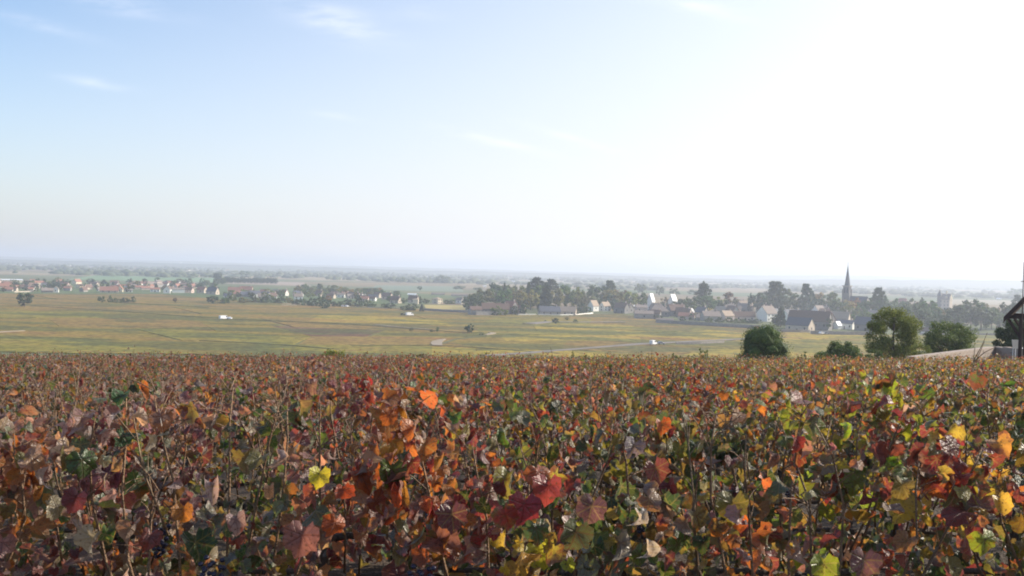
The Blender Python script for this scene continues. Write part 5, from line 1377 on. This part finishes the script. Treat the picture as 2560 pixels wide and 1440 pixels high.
# the large leaves that stand out on the front vines: (column, row, distance, size, colour, facing, label)
fronts = [o for o in scene.objects if o.parent is None and o.name.startswith('grapevine') and abs(o.location.y - 3.15) < .35]
for px, py, Y, sz, c_, nv, kind_, lab in [
    (800, 1187, 2.85, .052, (.46, .42, .03), (.1, -.9, .35), 3, 'bright yellow leaf'), (756, 1338, 2.72, .082, (.24, .105, .085), (0, -1, .25), 7, 'large pinkish brown leaf'), (838, 1308, 2.80, .055, (.34, .085, .02), (.5, -.8, .1), 0, 'orange red veined leaf'),
    (860, 1225, 2.84, .05, (.26, .05, .02), (.3, -.8, -.2), 3, 'dark orange leaf'), (1310, 1262, 2.78, .075, (.22, .030, .035), (.1, -1, .3), 7, 'large crimson leaf'), (1370, 1215, 2.80, .07, (.24, .045, .04), (-.2, -.9, .4), 3, 'crimson leaf'), (1345, 1180, 2.84, .062, (.30, .07, .03), (.2, -.7, .6), 0, 'red orange leaf'),
    (1262, 1285, 2.76, .06, (.26, .035, .02), (0, -1, .1), 7, 'bright red leaf'), (1130, 1285, 2.78, .07, (.11, .035, .035), (0, -1, .2), 7, 'dark maroon leaf'), (1585, 1115, 3.0, .052, (.15, .12, .14), (.1, -.8, .5), 5, 'slate grey leaf'), (1480, 1265, 2.78, .07, (.12, .055, .06), (-.2, -1, .2), 7, 'purple grey leaf'),
    (1440, 1330, 2.72, .075, (.07, .08, .03), (.1, -1, .1), 3, 'dull green leaf'), (1340, 1320, 2.74, .06, (.06, .10, .03), (0, -1, .4), 0, 'green leaf'), (1640, 1170, 2.9, .06, (.17, .045, .035), (0, -1, .2), 7, 'maroon leaf with red rim'), (1620, 1370, 2.7, .06, (.34, .31, .26), (.8, -.6, .1), 6, 'pale dried hanging leaf'), (1600, 1290, 2.74, .055, (.32, .29, .26), (.7, -.7, 0), 10, 'pale curled leaf'),
    (1655, 1060, 3.1, .045, (.36, .08, .02), (.2, -.9, .2), 3, 'glowing orange leaf'), (2160, 1400, 2.7, .07, (.15, .07, .07), (.1, -1, .3), 7, 'dull mauve leaf'), (2460, 1350, 2.72, .06, (.20, .25, .02), (0, -1, .2), 0, 'bright green leaf'), (2060, 1410, 2.7, .065, (.16, .20, .02), (-.2, -1, 0), 3, 'yellow green leaf'),
    (190, 1245, 2.85, .06, (.12, .028, .03), (0, -1, .3), 7, 'dark wine red leaf'), (460, 1275, 2.80, .05, (.32, .13, .025), (.1, -1, .1), 5, 'orange leaf'), (205, 1150, 2.95, .07, (.05, .085, .02), (.5, -.8, .3), 0, 'hanging green leaf'), (290, 1160, 2.9, .055, (.17, .10, .06), (.6, -.8, 0), 6, 'brown rolled leaf'), (530, 1215, 2.86, .06, (.30, .22, .21), (.1, -.6, .8), 4, 'silvery mauve leaf'), (590, 1300, 2.8, .055, (.28, .19, .17), (.2, -.8, .5), 8, 'pale crumpled leaf')]:
    pw = atY(px, py, Y); par = min(fronts, key=lambda o_: abs(o_.location.x - pw.x))
    ob = bpy.data.objects.new('leaf', LT_ME[kind_]); ob.parent = par
    M = basis(Vector(nv), Vector((random.uniform(-.4, .4), -.1, -1)), sz * 1.25).to_4x4(); M.translation = pw - par.location; ob.matrix_local = M; ob.color = (*c_, 1); col.objects.link(ob); ob['label'] = lab
o = link('distant_vine_rows', joined('distant_vine_rows', stuff_items, LM[:]), None); tag(o, 'dense autumn vine foliage running to the crest of the slope', kind='stuff')
o = link('distant_vine_rows', joined('distant_vine_rows', stuff_far, LF), None); tag(o, 'farthest vine tops forming the edge of the slope', kind='stuff')
o = link('distant_vine_canes', stuff_cane.mesh('distant_vine_canes', MAT_CANE)); tag(o, 'thin canes standing in the far vine rows', kind='stuff')
print('vines', count, 'leaf objects', nleafobj, 'objects', len(bpy.data.objects))

# ------------------------------------------------------------------ labels of the small things told by colour, size and neighbour
LMK = [(28, 'the pale factory roof'), (61, 'the big lone dark tree'), (139, 'the bright white gable'), (273, 'the broad orange roof'), (332, 'the yellowish house'), (417, 'the white gable pair'), (446, 'the long white building'), (532, 'the large dark roof'),
       (600, 'the two long terracotta roofs'), (637, 'the bright white house'), (711, 'the narrow white gable'), (821, 'the orange autumn tree'), (884, 'the upper dark roof'), (911, 'the orange red roof'), (989, 'the lit beige gable'), (1039, 'the small cream block'), (1093, 'the cream cube house'), (1150, 'the pale park corner house'),
       (1238, 'the maroon farm roof'), (1277, 'the narrow dark house'), (1364, 'the pointed spruce'), (1414, 'the tan farm roof'), (1483, 'the two white gabled houses'), (1554, 'the orange gable'), (1584, 'the long low white building'), (1627, 'the left dazzling gable'), (1681, 'the right dazzling gable'), (1717, 'the red brown roof'), (1757, 'the pointed cedar'), (1776, 'the weathered roof'), (1816, 'the pink gabled house'), (1862, 'the pink fronted house'), (1917, 'the tall white house'), (1938, 'the flat layered cedar'), (2000, 'the pale stone barn'), (2014, 'the dense dark cedar'), (2066, 'the timbered house'), (2110, 'the white bungalow'), (2116, 'the church'), (2168, 'the dark grey house'), (2195, 'the knobbly cedar'), (2240, 'the tall loose tree'), (2364, 'the castle'), (2382, 'the dark broad tree'), (2545, 'the hut')]
TW = {'dark': 'dark green', 'green': 'green', 'mid': 'soft green', 'lime': 'pale green', 'olive': 'olive', 'gold': 'golden', 'rust': 'rust coloured', 'brown': 'brownish', 'blue': 'blue green'}
SKIP = ('grapevines', 'vineyard plots', 'dazzling')
used_ = {}
for o in list(scene.objects):
    if o.parent is None and o.get('group') and not o['group'].startswith(SKIP) and o.get('category') in ('tree', 'bush', 'shrub', 'house'):
        # column of the photograph in which it stands, to name its neighbour
        p = o.location; px = 1280 + p.x / p.y * F * 1.0
        d_, ph = min((abs(px - a), b) for a, b in LMK); lx = [a for a, b in LMK if b == ph][0]
        rel = 'at' if d_ < 5 else ('just left of' if px < lx else 'just right of') if d_ < 16 else ('left of' if px < lx else 'right of')
        if o['category'] == 'house':
            r0 = [c for c in o.children if c.name.startswith('roof')]; w0 = [c for c in o.children if c.name.startswith('wall')]
            rw = r0[0].data.materials[0].name.split('_')[0]; ww = w0[0].data.materials[0].name.split('_')[0]
            base_ = 'tiny farm' if 'tiny' in o['group'] else 'small house'
            lab = '%s with %s roof and %s walls %s %s' % (base_, {'terracotta': 'terracotta', 'brown': 'brown', 'tan': 'tan', 'slate': 'slate', 'weathered': 'taupe', 'pale': 'pale'}[rw], ww, rel, ph)
        else:
            cr0 = o if o.type == 'MESH' else [c for c in o.children if c.name.startswith('crown')][0]
            cc = cr0.color; tn = min(GREEN, key=lambda k: abs(GREEN[k][0] / GREEN[k][1] - cc[0] / cc[1]) + abs(GREEN[k][1] - cc[1]) * 4)
            size = 'large' if cr0.scale.z > 14 else ('middling' if cr0.scale.z > 9 else 'small')
            kd = cr0.data.name.split('.')[0].replace('crown_', '')
            lab = '%s %s %s %s %s %s' % (size, TW[tn], {'round': 'rounded', 'broad': 'broad', 'bush': 'bushy', 'tall': 'slender', 'poplar': 'poplar like', 'conifer': 'pointed', 'cedar': 'layered'}[kd], 'tree' if o['category'] == 'tree' else o['category'], rel, ph)
        n_ = used_.get(lab, 0); used_[lab] = n_ + 1
        extra = {1: ', a second one', 2: ', a third one'}.get(n_, '')
        o['label'] = lab if not extra or len(lab.split()) > 13 else lab + extra
